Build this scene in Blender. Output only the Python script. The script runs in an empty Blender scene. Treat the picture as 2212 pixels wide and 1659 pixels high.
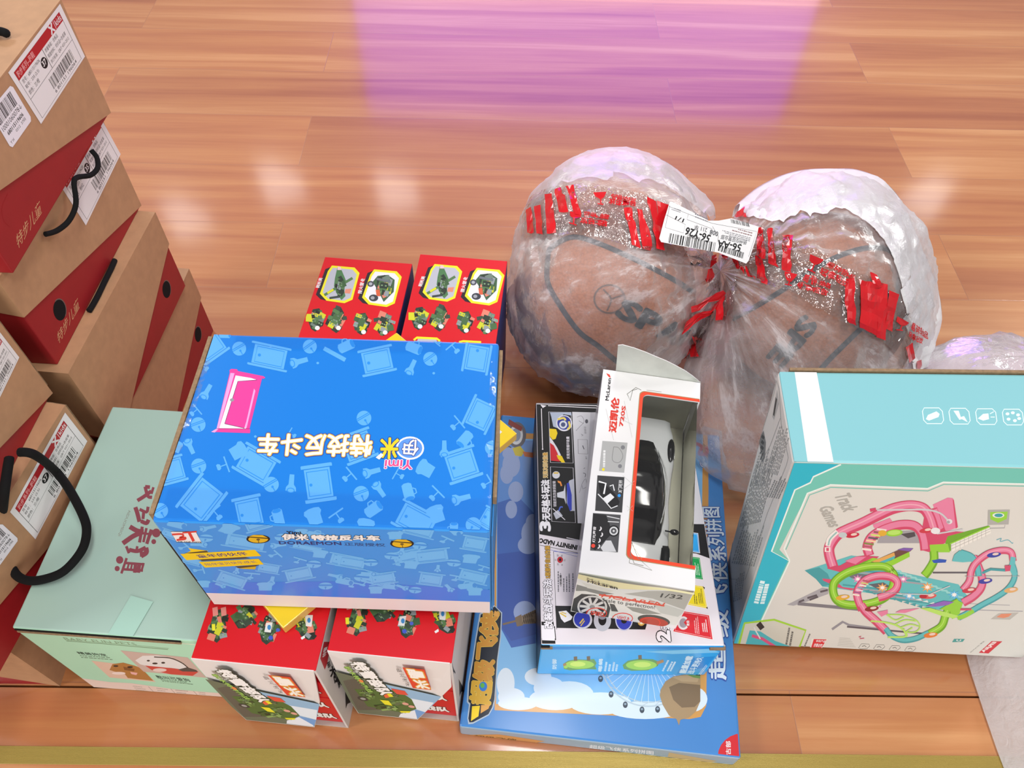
import bpy, bmesh, math, random
from mathutils import Vector as V, Matrix, noise
from mathutils.bvhtree import BVHTree

scn = bpy.context.scene
COL = scn.collection
S = 0.9                                   # metres per unit of camera height

# ------------------------------------------------------------------ camera
FPX, PITCH, ROLL, YAW = 1710.054, 0.9247958, 0.03134246, 0.01942043
def cam_axes():
    cp, sp = math.cos(PITCH), math.sin(PITCH)
    f, u, r = V((0, cp, -sp)), V((0, sp, cp)), V((1, 0, 0))
    cr, sr = math.cos(ROLL), math.sin(ROLL)
    rz = Matrix.Rotation(-YAW, 3, 'Z')
    return rz @ (cr*r + sr*u), rz @ (-sr*r + cr*u), rz @ f
CR, CU, CF = cam_axes()
EYE = V((0, 0, S))
cam_data = bpy.data.cameras.new('camera')
cam_data.sensor_width = 36.0
cam_data.lens = FPX/2212*36
cam_data.clip_start = .02
cam = bpy.data.objects.new('camera', cam_data); COL.objects.link(cam)
m = Matrix((CR, CU, -CF)).transposed().to_4x4(); m.translation = EYE
cam.matrix_world = m
scn.camera = cam

# ------------------------------------------------------------------ world, exposure, lights
scn.view_settings.view_transform = 'Standard'
scn.view_settings.look = 'None'
scn.view_settings.gamma = 1.0
scn.view_settings.use_curve_mapping = False
scn.view_settings.exposure = -0.08
w = bpy.data.worlds.new('shop_light'); scn.world = w; w.use_nodes = True
w.node_tree.nodes['Background'].inputs[0].default_value = (1.0, .99, .98, 1)
w.node_tree.nodes['Background'].inputs[1].default_value = 0.38
def area(name, loc, target, size, power, color=(1, .985, .97), size_y=None):
    d = bpy.data.lights.new(name, 'AREA'); d.energy = power; d.color = color
    d.size = size
    if size_y: d.shape = 'RECTANGLE'; d.size_y = size_y
    o = bpy.data.objects.new(name, d); COL.objects.link(o); o.location = loc
    o.rotation_euler = (V(target)-V(loc)).to_track_quat('-Z', 'Y').to_euler()
    return o
area('ceiling_tube_light', (.3, .2, 2.6), (.15, .9, 0), .3, 36, size_y=1.6)
area('added_front_fill', (.5, -2.6, .95), (.25, .4, .15), 1.0, 56, size_y=1.6)  # added low behind the camera to brighten the front faces
area('ceiling_spot_light', (3.0, 2.4, 2.6), (.4, 1.3, 0), .5, 27)
area('ceiling_spot_light', (-2.4, 2.8, 2.6), (.2, 1.5, 0), .5, 28)
area('added_side_fill', (-2.2, -.5, 2.3), (.3, .4, .1), .6, 30)  # added lamp, lifts the dim left face of the turquoise box
area('added_wall_wash', (.3, 2.9, 2.75), (.3, 3.6, 1.6), .3, 22, size_y=3)  # added to brighten the far wall for more sheen on the floor
for lx, lz in ((-1.39, 2.19), (-.68, 2.24), (-2.06, 2.48), (2.62, 2.2)):
    area('wall_spot_light', (lx*S, 3.55, lz*S), (0, 1.2, 0), .22, .9)

# ------------------------------------------------------------------ materials
def lin(c): return c/12.92 if c <= .04045 else ((c+.055)/1.055)**2.4
def hexc(h):
    h = h.lstrip('#'); return tuple(lin(int(h[i:i+2], 16)/255) for i in (0, 2, 4))
_M = {}
def M(h, rough=.5, coat=0.0, metal=0.0, name=None):
    k = (h, rough, coat, metal)
    if k in _M: return _M[k]
    m = bpy.data.materials.new(name or 'print_'+h.strip('#')); m.use_nodes = True
    b = m.node_tree.nodes['Principled BSDF']
    b.inputs['Base Color'].default_value = (*hexc(h), 1)
    b.inputs['Roughness'].default_value = rough
    b.inputs['Metallic'].default_value = metal
    b.inputs['Coat Weight'].default_value = coat
    b.inputs['Specular IOR Level'].default_value = .3
    b.inputs['Coat Roughness'].default_value = .12
    m.diffuse_color = (*hexc(h), 1)
    _M[k] = m
    return m
def nodes_mat(name):
    m = bpy.data.materials.new(name); m.use_nodes = True
    nt = m.node_tree; b = nt.nodes['Principled BSDF']
    return m, nt, b
def nd(nt, t, **kw):
    n = nt.nodes.new(t)
    for k, v in kw.items():
        if k in n.inputs: n.inputs[k].default_value = v
        else: setattr(n, k, v)
    return n
def ramp(nt, stops):
    r = nt.nodes.new('ShaderNodeValToRGB'); e = r.color_ramp.elements
    while len(e) < len(stops): e.new(.5)
    for i, (p, c) in enumerate(stops): e[i].position = p; e[i].color = (*hexc(c), 1) if isinstance(c, str) else (c, c, c, 1)
    return r
def card(name, h, var=.06, rough=.6, scale=60, bump=.05):
    """printed or plain card with a faint mottled fibre"""
    m, nt, b = nodes_mat(name); L = nt.links.new
    tc = nd(nt, 'ShaderNodeTexCoord'); n = nd(nt, 'ShaderNodeTexNoise', Scale=scale, Detail=6.0)
    L(tc.outputs['Object'], n.inputs['Vector'])
    c = hexc(h); r = nt.nodes.new('ShaderNodeValToRGB')
    r.color_ramp.elements[0].position = .3; r.color_ramp.elements[1].position = .7
    r.color_ramp.elements[0].color = (*[x*(1-var) for x in c], 1); r.color_ramp.elements[1].color = (*[min(1, x*(1+var)) for x in c], 1)
    L(n.outputs['Fac'], r.inputs['Fac']); L(r.outputs['Color'], b.inputs['Base Color'])
    b.inputs['Roughness'].default_value = rough
    if bump:
        bp = nd(nt, 'ShaderNodeBump', Strength=bump, Distance=.002); L(n.outputs['Fac'], bp.inputs['Height']); L(bp.outputs['Normal'], b.inputs['Normal'])
    return m
KRAFT = card('kraft_card', '#b28763', .07, .62, 90)
KRAFTD = card('raw_corrugated_edge', '#8a7052', .2, .8, 300)
REDCARD = card('red_card', '#94161d', .05, .5, 50)

# ------------------------------------------------------------------ picture rays (measuring the photograph)
def ray(px, py):
    return (CR*((px-1106)/FPX) - CU*((py-829.5)/FPX) + CF).normalized()
def on_plane(px, py, O, N):
    d = ray(px, py); t = (O-EYE).dot(N)/d.dot(N); return EYE + d*t
def on_z(px, py, z): return on_plane(px, py, V((0, 0, z)), V((0, 0, 1)))

# ------------------------------------------------------------------ objects
def thing(name, label, cat, loc, group=None):
    o = bpy.data.objects.new(name, None); o.empty_display_size = .03; COL.objects.link(o)
    o.location = loc; o['label'] = label; o['category'] = cat
    if group: o['group'] = group
    return o
def tag(o, label, cat, group=None):
    o['label'] = label; o['category'] = cat
    if group: o['group'] = group
    return o
class MB:
    def __init__(s): s.v, s.f, s.m, s.mats, s.smooth = [], [], [], [], []
    def slot(s, mat):
        if mat not in s.mats: s.mats.append(mat)
        return s.mats.index(mat)
    def poly(s, pts, mat, smooth=False):
        b = len(s.v); s.v += [tuple(p) for p in pts]; s.f.append(tuple(range(b, b+len(pts)))); s.m.append(s.slot(mat)); s.smooth.append(smooth)
    def grid(s, rows, mat, smooth=True, close=False):
        b = len(s.v); n = len(rows[0]); k = s.slot(mat)
        for r in rows: s.v += [tuple(p) for p in r]
        for i in range(len(rows)-1):
            for j in range(n if close else n-1):
                j2 = (j+1) % n
                s.f.append((b+i*n+j, b+i*n+j2, b+(i+1)*n+j2, b+(i+1)*n+j)); s.m.append(k); s.smooth.append(smooth)
    def bm(s, bm, mat, xf=lambda p: p, smooth=False, matfn=None):
        b = len(s.v); bm.verts.ensure_lookup_table()
        for i, v in enumerate(bm.verts): v.index = i
        for v in bm.verts: s.v.append(tuple(xf(v.co)))
        for f in bm.faces:
            s.f.append(tuple(b+v.index for v in f.verts)); mm = matfn(f) if matfn else mat
            s.m.append(s.slot(mm)); s.smooth.append(smooth)
        bm.free()
    def box(s, fr, lo, hi, mat, bev=0.0, matfn=None):
        bm = bmesh.new(); bmesh.ops.create_cube(bm, size=1)
        lo, hi = V(lo), V(hi)
        for v in bm.verts: v.co = V([(lo[i]+hi[i])/2 + v.co[i]*(hi[i]-lo[i]) for i in range(3)])
        if bev: bmesh.ops.bevel(bm, geom=list(bm.edges), offset=bev, segments=2, affect='EDGES', profile=.5)
        bm.normal_update()
        s.bm(bm, mat, fr.p, matfn=matfn)
    def tube(s, pts, r, mat, n=10, closed_ends=True):
        pts = [V(p) for p in pts]; rows = []
        up = V((0, 0, 1))
        for i, p in enumerate(pts):
            t = (pts[min(i+1, len(pts)-1)]-pts[max(i-1, 0)]).normalized()
            a = t.cross(up)
            if a.length < 1e-3: a = t.cross(V((1, 0, 0)))
            a.normalize(); b = t.cross(a).normalized(); up = -b if b.dot(up) < 0 else b
            rr = r(i/(len(pts)-1)) if callable(r) else r
            rows.append([p + a*rr*math.cos(2*math.pi*k/n) + b*rr*math.sin(2*math.pi*k/n) for k in range(n)])
        s.grid(rows, mat, True, True)
        if closed_ends: s.poly(rows[0][::-1], mat); s.poly(rows[-1], mat)
    def build(s, name, parent=None, origin=None, loc=None):
        o0 = V(origin) if origin is not None else (V(parent.location) if parent else V((0, 0, 0)))
        me = bpy.data.meshes.new(name)
        me.from_pydata([tuple(V(v)-o0) for v in s.v], [], s.f)
        for mt in s.mats: me.materials.append(mt)
        me.polygons.foreach_set('material_index', s.m); me.polygons.foreach_set('use_smooth', s.smooth)
        me.update()
        o = bpy.data.objects.new(name, me); COL.objects.link(o)
        if parent: o.parent = parent
        else: o.location = o0
        return o
class Fr:
    def __init__(s, O, X, Y, Z): s.O, s.X, s.Y, s.Z = V(O), V(X).normalized(), V(Y).normalized(), V(Z).normalized()
    def p(s, q): return s.O + s.X*q[0] + s.Y*q[1] + s.Z*q[2]
def frame(x, y, z, yaw, tx=0, ty=0):
    R = Matrix.Rotation(yaw, 3, 'Z') @ Matrix.Rotation(ty, 3, 'Y') @ Matrix.Rotation(tx, 3, 'X')
    return Fr((x, y, z), R.col[0], R.col[1], R.col[2])
WORLD = frame(0, 0, 0, 0)
class Face:
    def __init__(s, O, U, W, su, sv): s.O, s.U, s.W, s.su, s.sv = V(O), V(U), V(W), su, sv; s.N = s.U.cross(s.W).normalized()
def face(fr, k, w, d, h):
    if k == 'top': return Face(fr.p((0, 0, h)), fr.X, fr.Y, w, d)
    if k == 'front': return Face(fr.p((0, 0, 0)), fr.X, fr.Z, w, h)
    if k == 'left': return Face(fr.p((0, d, 0)), -fr.Y, fr.Z, d, h)
    if k == 'right': return Face(fr.p((w, 0, 0)), fr.Y, fr.Z, d, h)

# ------------------------------------------------------------------ printing on faces
_T = {}
def glyphs(s, bold=0.0):
    if s not in _T:
        c = bpy.data.curves.new('lettering', 'FONT'); c.body = s; c.size = 1; c.resolution_u = 2
        o = bpy.data.objects.new('lettering', c); COL.objects.link(o)
        bpy.context.view_layer.update()
        me = o.to_mesh(); vs = [v.co.copy() for v in me.vertices]; fs = [tuple(p.vertices) for p in me.polygons]
        o.to_mesh_clear(); bpy.data.objects.remove(o); bpy.data.curves.remove(c)
        x0 = min(v.x for v in vs); x1 = max(v.x for v in vs); y0 = min(v.y for v in vs); y1 = max(v.y for v in vs)
        if x1-x0 < 1e-4: x1 = x0+1e-4
        _T[s] = ([((v.x-x0)/(x1-x0), (v.y-y0)/(y1-y0)) for v in vs], fs, (x0, x1, y0, y1))
    return _T[s]
def clip(poly, lo, hi):
    for ax in (0, 1):
        for sg, lim in ((1, lo[ax]), (-1, -hi[ax])):
            out = []
            for i in range(len(poly)):
                a, b = poly[i-1], poly[i]; da, db = sg*a[ax]-lim, sg*b[ax]-lim
                if (da < 0) != (db < 0):
                    t = da/(da-db); out.append((a[0]+(b[0]-a[0])*t, a[1]+(b[1]-a[1])*t))
                if db >= 0: out.append(b)
            poly = out
            if len(poly) < 3: return []
    return poly
def catmull(pts, n=6):
    P = [V((p[0], p[1], 0)) for p in pts]; P = [2*P[0]-P[1]]+P+[2*P[-1]-P[-2]]; out = []
    for i in range(1, len(P)-2):
        for k in range(n):
            t = k/n; a, b, c, d = P[i-1:i+3]
            q = .5*((2*b)+(c-a)*t+(2*a-5*b+4*c-d)*t*t+(-a+3*b-3*c+d)*t*t*t); out.append((q.x, q.y))
    out.append((P[-2].x, P[-2].y)); return out
class Art:
    """draws flat print on one face of a box; coordinates come from a view of the photograph"""
    STEP = 1e-5
    def __init__(s, mb, fc, margin=.0012, base=.00006):
        s.mb, s.fc, s.mg, s.base, s.calls, s.buf = mb, fc, margin, base, [], []
        s.view(0, 0, 1)
    def view(s, x0, y0, k): s.map = lambda x, y: (x0+x*k, y0+y*k); return s
    def quad(s, tl, tr, br, bl):
        s.map = lambda x, y: tuple((bl[i]*(1-x)+br[i]*x)*(1-y)+(tl[i]*(1-x)+tr[i]*x)*y for i in (0, 1)); return s
    def unit(s, u0=0, v0=0, ku=1, kv=1): s.map = None; s._u = (u0, v0, ku, kv); return s
    def uv(s, p):
        if s.map is None: return (s._u[0]+p[0]*s._u[2], s._u[1]+p[1]*s._u[3])
        q = s.map(*p); h = on_plane(q[0], q[1], s.fc.O, s.fc.N)-s.fc.O
        return (h.dot(s.fc.U), h.dot(s.fc.W))
    def put(s, uvs, mat):
        lo = (s.mg, s.mg); hi = (s.fc.su-s.mg, s.fc.sv-s.mg)
        if any(not (lo[0] <= u <= hi[0] and lo[1] <= v <= hi[1]) for u, v in uvs):
            uvs = clip(uvs, lo, hi)
            if len(uvs) < 3: return
        ar = sum(uvs[i-1][0]*uvs[i][1]-uvs[i][0]*uvs[i-1][1] for i in range(len(uvs)))
        s.buf.append((uvs[::-1] if ar < 0 else uvs, mat))
    def place(s, u, v, z): return s.fc.O+s.fc.U*u+s.fc.W*v+s.fc.N*z
    def flush(s):
        """everything printed in one go lies just above whatever print it crosses"""
        if not s.buf: return
        us = [u for q, _ in s.buf for u, v in q]; vs = [v for q, _ in s.buf for u, v in q]
        bb = (min(us), max(us), min(vs), max(vs)); lay = 0
        for o, l in s.calls:
            if o[0] < bb[1] and bb[0] < o[1] and o[2] < bb[3] and bb[2] < o[3]: lay = max(lay, l+1)
        s.calls.append((bb, lay)); z = s.base+lay*s.STEP
        for q, mat in s.buf: s.mb.poly([s.place(u, v, z) for u, v in q], mat)
        s.buf = []
    def poly(s, pts, mat): s.put([s.uv(p) for p in pts], mat); s.flush()
    def rect(s, x0, y0, x1, y1, mat): s.poly([(x0, y0), (x1, y0), (x1, y1), (x0, y1)], mat)
    def ell(s, cx, cy, rx, ry, mat, rot=0, n=24):
        c, q = math.cos(math.radians(rot)), math.sin(math.radians(rot))
        s.poly([(cx+c*rx*math.cos(a)-q*ry*math.sin(a), cy+q*rx*math.cos(a)+c*ry*math.sin(a)) for a in [2*math.pi*i/n for i in range(n)]], mat)
    def line(s, pts, w, mat, smooth=0, closed=False):
        if smooth: pts = catmull(pts, smooth)
        if closed: pts = list(pts)+[pts[0]]
        n = len(pts); L, R = [], []
        for i, p in enumerate(pts):
            a, b = pts[max(i-1, 0)], pts[min(i+1, n-1)]
            if closed and i in (0, n-1): a, b = pts[n-2], pts[1]
            dx, dy = b[0]-a[0], b[1]-a[1]; l = math.hypot(dx, dy) or 1; ww = (w(i/(n-1)) if callable(w) else w)/2
            L.append((p[0]-dy/l*ww, p[1]+dx/l*ww)); R.append((p[0]+dy/l*ww, p[1]-dx/l*ww))
        L = [s.uv(p) for p in L]; R = [s.uv(p) for p in R]
        for i in range(n-1): s.put([L[i], L[i+1], R[i+1], R[i]], mat)
        s.flush()
    def text(s, t, bl, br, tl, mat, bold=0.0, out=None, ow=.06):
        """bl, br, tl: corners of the lettering's bounding box; bold and ow thicken the strokes (share of the type size)"""
        for b, mm in (([(ow+bold, out)] if out else []) + [(bold, mat)]):
            vs, fs, (x0, x1, y0, y1) = glyphs(t, 0.0)
            sh = [(0, 0)] if b == 0 else [(b*math.cos(a)/(x1-x0), b*math.sin(a)/(y1-y0)) for a in [2*math.pi*i/(8 if b > .03 else 4)+.4 for i in range(8 if b > .03 else 4)]]
            if b > .05: sh.append((0, 0))
            for dx, dy in sh:
                P = [s.uv((bl[0]+(br[0]-bl[0])*(x+dx)+(tl[0]-bl[0])*(y+dy), bl[1]+(br[1]-bl[1])*(x+dx)+(tl[1]-bl[1])*(y+dy))) for x, y in vs]
                for f in fs: s.put([P[i] for i in f], mm)
                s.flush()
    def bars(s, bl, br, tl, mat, n=38, seed=1):
        r = random.Random(seed); x = 0.0
        def q(a, b): return (bl[0]+(br[0]-bl[0])*a+(tl[0]-bl[0])*b, bl[1]+(br[1]-bl[1])*a+(tl[1]-bl[1])*b)
        ws = [r.choice((1, 1, 2, 3)) for _ in range(2*n)]; tot = sum(ws)
        for i, wd in enumerate(ws):
            if i % 2 == 0: s.put([s.uv(q(x, 0)), s.uv(q(x+wd/tot, 0)), s.uv(q(x+wd/tot, 1)), s.uv(q(x, 1))], mat)
            x += wd/tot
        s.flush()
    def greek(s, bl, br, tl, rows, mat, seed=1, fill=.5):
        """small print too fine to read: rows of short dashes"""
        r = random.Random(seed)
        def q(a, b): return (bl[0]+(br[0]-bl[0])*a+(tl[0]-bl[0])*b, bl[1]+(br[1]-bl[1])*a+(tl[1]-bl[1])*b)
        for i in range(rows):
            y0 = 1-(i+.15)/rows; y1 = y0-fill/rows; x = 0.0; end = r.uniform(.6, 1)
            while x < end:
                wd = r.uniform(.03, .1)
                s.put([s.uv(q(x, y1)), s.uv(q(min(x+wd, 1), y1)), s.uv(q(min(x+wd, 1), y0)), s.uv(q(x, y0))], mat); x += wd+r.uniform(.01, .03)
        s.flush()
    def bricks(s, cx, cy, rx, ry, seed, rot=0, n=26, pal=('#3f5e3a', '#54784a', '#2c3a2c', '#6d7f72', '#8d9698', '#23281f', '#c9c92c', '#d9806a', '#48683f', '#3a4a3a')):
        """a small picture of a brick-built vehicle: overlapping blocks inside an oval"""
        r = random.Random(seed); c, q = math.cos(math.radians(rot)), math.sin(math.radians(rot))
        def T(x, y): return (cx+c*x-q*y, cy+q*x+c*y)
        s.poly([T(x*rx, y*ry) for x, y in ((-.55, -.75), (.1, -.95), (.5, -.6), (.75, -.1), (.6, .6), (.2, .95), (-.3, .8), (-.7, .3))], M(pal[2]))
        for i in range(n):
            a = r.uniform(0, 6.28); d = r.uniform(0, .8); x, y = d*math.cos(a)*rx, d*math.sin(a)*ry
            bw, bh = r.uniform(.12, .36)*rx, r.uniform(.1, .3)*ry; t = r.choice((0.3, -0.4, .15)); k = r.choice(pal)
            ct, st = math.cos(t), math.sin(t)
            s.poly([T(x+ct*u-st*v, y+st*u+ct*v) for u, v in ((-bw, -bh), (bw, -bh), (bw, bh), (-bw, bh))], M(k))
            if i % 3 == 0:
                for u in (-.5, .5): s.ell(*T(x+ct*u*bw, y+st*u*bw), .09*rx, .07*ry, M('#7c9a72'), n=8)
def clear(name, tint, wgt, rough, bump=0.0, scale=20, fk=1.0):
    m = bpy.data.materials.new(name); m.use_nodes = True; nt = m.node_tree; nt.nodes.clear(); L = nt.links.new
    tr = nd(nt, 'ShaderNodeBsdfTransparent'); tr.inputs[0].default_value = (*tint, 1); gl = nd(nt, 'ShaderNodeBsdfGlossy'); gl.inputs['Roughness'].default_value = rough
    fr_ = nd(nt, 'ShaderNodeFresnel'); fr_.inputs['IOR'].default_value = 1.5
    mu = nd(nt, 'ShaderNodeMath', operation='MULTIPLY_ADD'); mu.inputs[1].default_value = fk; mu.inputs[2].default_value = wgt; L(fr_.outputs[0], mu.inputs[0])
    mx_ = nd(nt, 'ShaderNodeMixShader'); L(mu.outputs[0], mx_.inputs[0]); L(tr.outputs[0], mx_.inputs[1]); L(gl.outputs[0], mx_.inputs[2])
    if bump:
        n = nd(nt, 'ShaderNodeTexNoise', Scale=scale, Detail=3.0); tc = nd(nt, 'ShaderNodeTexCoord'); L(tc.outputs['Object'], n.inputs['Vector'])
        b = nd(nt, 'ShaderNodeBump', Strength=bump, Distance=.01); L(n.outputs['Fac'], b.inputs['Height']); L(b.outputs[0], gl.inputs['Normal']); L(b.outputs[0], fr_.inputs['Normal'])
    o = nd(nt, 'ShaderNodeOutputMaterial'); L(mx_.outputs[0], o.inputs[0]); return m
# ------------------------------------------------------------------ floor and far wall
def wood():
    m, nt, b = nodes_mat('laminate_planks'); L = nt.links.new
    tc = nd(nt, 'ShaderNodeTexCoord')
    ROW = .16634*S; Y0 = 1.4522*S
    mp = nd(nt, 'ShaderNodeMapping'); mp.inputs['Location'].default_value = (.37, -Y0+ROW*20, 0); L(tc.outputs['Object'], mp.inputs['Vector'])
    br = nd(nt, 'ShaderNodeTexBrick', Scale=1.0); br.offset = .37; br.offset_frequency = 2; br.squash = 1
    br.inputs['Brick Width'].default_value = 1.1; br.inputs['Row Height'].default_value = ROW
    br.inputs['Mortar Size'].default_value = .0007; br.inputs['Mortar Smooth'].default_value = .5
    br.inputs['Color1'].default_value = (0, 0, 0, 1); br.inputs['Color2'].default_value = (1, 1, 1, 1); br.inputs['Mortar'].default_value = (.5, .5, .5, 1)
    L(mp.outputs['Vector'], br.inputs['Vector'])
    # every plank shifts the grain
    ad = nd(nt, 'ShaderNodeVectorMath', operation='MULTIPLY_ADD'); L(br.outputs['Color'], ad.inputs[0]); ad.inputs[1].default_value = (7, 3, 0); L(mp.outputs['Vector'], ad.inputs[2])
    sc = nd(nt, 'ShaderNodeVectorMath', operation='MULTIPLY'); L(ad.outputs[0], sc.inputs[0]); sc.inputs[1].default_value = (.55, 11, 1)
    warp = nd(nt, 'ShaderNodeTexNoise', Scale=1.6, Detail=3.0); L(sc.outputs[0], warp.inputs['Vector'])
    w2 = nd(nt, 'ShaderNodeVectorMath', operation='MULTIPLY_ADD'); L(warp.outputs['Color'], w2.inputs[0]); w2.inputs[1].default_value = (.3, 1.3, 0); L(sc.outputs[0], w2.inputs[2])
    n1 = nd(nt, 'ShaderNodeTexNoise', Scale=1.1, Detail=8.0, Roughness=.6); L(w2.outputs[0], n1.inputs['Vector'])
    wv = nd(nt, 'ShaderNodeTexWave', Scale=.55, Distortion=5.0, Detail=3.0, wave_type='BANDS', bands_direction='Y'); L(w2.outputs[0], wv.inputs['Vector'])
    s2 = nd(nt, 'ShaderNodeVectorMath', operation='MULTIPLY'); L(ad.outputs[0], s2.inputs[0]); s2.inputs[1].default_value = (6, 160, 1)
    n2 = nd(nt, 'ShaderNodeTexNoise', Scale=1.0, Detail=3.0); L(s2.outputs[0], n2.inputs['Vector'])
    a1 = nd(nt, 'ShaderNodeMath', operation='MULTIPLY_ADD'); L(wv.outputs['Fac'], a1.inputs[0]); a1.inputs[1].default_value = .12; L(n1.outputs['Fac'], a1.inputs[2])
    a2 = nd(nt, 'ShaderNodeMath', operation='MULTIPLY_ADD'); L(n2.outputs['Fac'], a2.inputs[0]); a2.inputs[1].default_value = .16; L(a1.outputs[0], a2.inputs[2])
    r = ramp(nt, [(.40, '#a05a32'), (.55, '#b37042'), (.68, '#be804c'), (.84, '#d09a66')])
    L(a2.outputs[0], r.inputs['Fac'])
    tint = nd(nt, 'ShaderNodeMixRGB', blend_type='MULTIPLY'); tint.inputs['Fac'].default_value = 1
    tr = ramp(nt, [(0, '#f2e4de'), (.5, '#fff2ea'), (1, '#ffffff')]); L(br.outputs['Color'], tr.inputs['Fac'])
    L(r.outputs['Color'], tint.inputs[1]); L(tr.outputs['Color'], tint.inputs[2])
    seam = nd(nt, 'ShaderNodeMixRGB', blend_type='MIX'); L(br.outputs['Fac'], seam.inputs['Fac']); L(tint.outputs['Color'], seam.inputs[1]); seam.inputs[2].default_value = (*hexc('#a46a48'), 1)
    L(seam.outputs['Color'], b.inputs['Base Color'])
    b.inputs['Roughness'].default_value = .42
    b.inputs['Coat Weight'].default_value = 1.0; b.inputs['Coat Roughness'].default_value = .11; b.inputs['Coat IOR'].default_value = 1.5
    bp = nd(nt, 'ShaderNodeBump', Strength=.12, Distance=.001); iv = nd(nt, 'ShaderNodeMath', operation='SUBTRACT'); iv.inputs[0].default_value = 1; L(br.outputs['Fac'], iv.inputs[1])
    L(iv.outputs[0], bp.inputs['Height']); L(bp.outputs['Normal'], b.inputs['Normal']); L(bp.outputs['Normal'], b.inputs['Coat Normal'])
    return m
WOOD = wood()
TRIM_FAR = .2148*S; TRIM_NEAR = .1955*S; GAP = .2822*S
mb = MB()
mb.box(WORLD, (-3, GAP+.0012, -.012), (4, 3.6, 0), WOOD)
mb.box(WORLD, (-3, TRIM_FAR, -.012), (4, GAP-.0012, 0), WOOD)
mb.box(WORLD, (-3, -1.2, -.012), (4, TRIM_NEAR, 0), WOOD)
mb.box(WORLD, (-3, -1.2, -.03), (4, 3.6, -.012), M('#120b08', .9))
o = mb.build('floor'); o['kind'] = 'structure'
# brass threshold strip with fine ridges
mb = MB(); BR = M('#b09a54', .38, 0, .3)
prof = []; n = 14
for i in range(n*2+1):
    t = i/(n*2); prof.append((TRIM_NEAR+(TRIM_FAR-TRIM_NEAR)*t, .0012+(.0005 if i % 2 else 0)))
prof = [(TRIM_NEAR, -.012)]+prof+[(TRIM_FAR, -.012)]
mb.grid([[(-3, y, z) for y, z in prof], [(4, y, z) for y, z in prof]], BR, False)
o = mb.build('trim_1'); o['kind'] = 'structure'
# far wall of the shop with a lit purple screen
mb = MB(); mb.box(WORLD, (-3, 3.6, -.012), (4, 3.66, 2.9), M('#cfc6c0', .8)); o = mb.build('wall_back'); o['kind'] = 'structure'
def emis(name, c, k):
    m = bpy.data.materials.new(name); m.use_nodes = True; nt = m.node_tree; nt.nodes.clear()
    e = nd(nt, 'ShaderNodeEmission'); e.inputs[0].default_value = (*c, 1); e.inputs[1].default_value = k
    out = nd(nt, 'ShaderNodeOutputMaterial'); nt.links.new(e.outputs[0], out.inputs[0]); return m
X0, X1 = -.79*S, 1.57*S
t = thing('wall_screen', 'purple lit display screen on the far wall, seen only as a reflection in the floor', 'screen', ((X0+X1)/2, 3.58, .25))
mb = MB(); mb.box(WORLD, (X0-.02, 3.575, .25), (X1+.02, 3.598, 1.715*S+.02), M('#1c1c20', .5)); mb.build('screen_frame', t)
mb = MB(); mb.box(WORLD, (X0, 3.57, 1.05*S), (X1, 3.574, 1.715*S), emis('purple_screen_light', (.14, .05, .95), 3.6))
mb.box(WORLD, (X0, 3.57, .27), (X1, 3.574, 1.045*S), emis('pale_screen_light', (1.0, .6, .85), 3.5)); mb.build('lit_panel', t)

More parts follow.
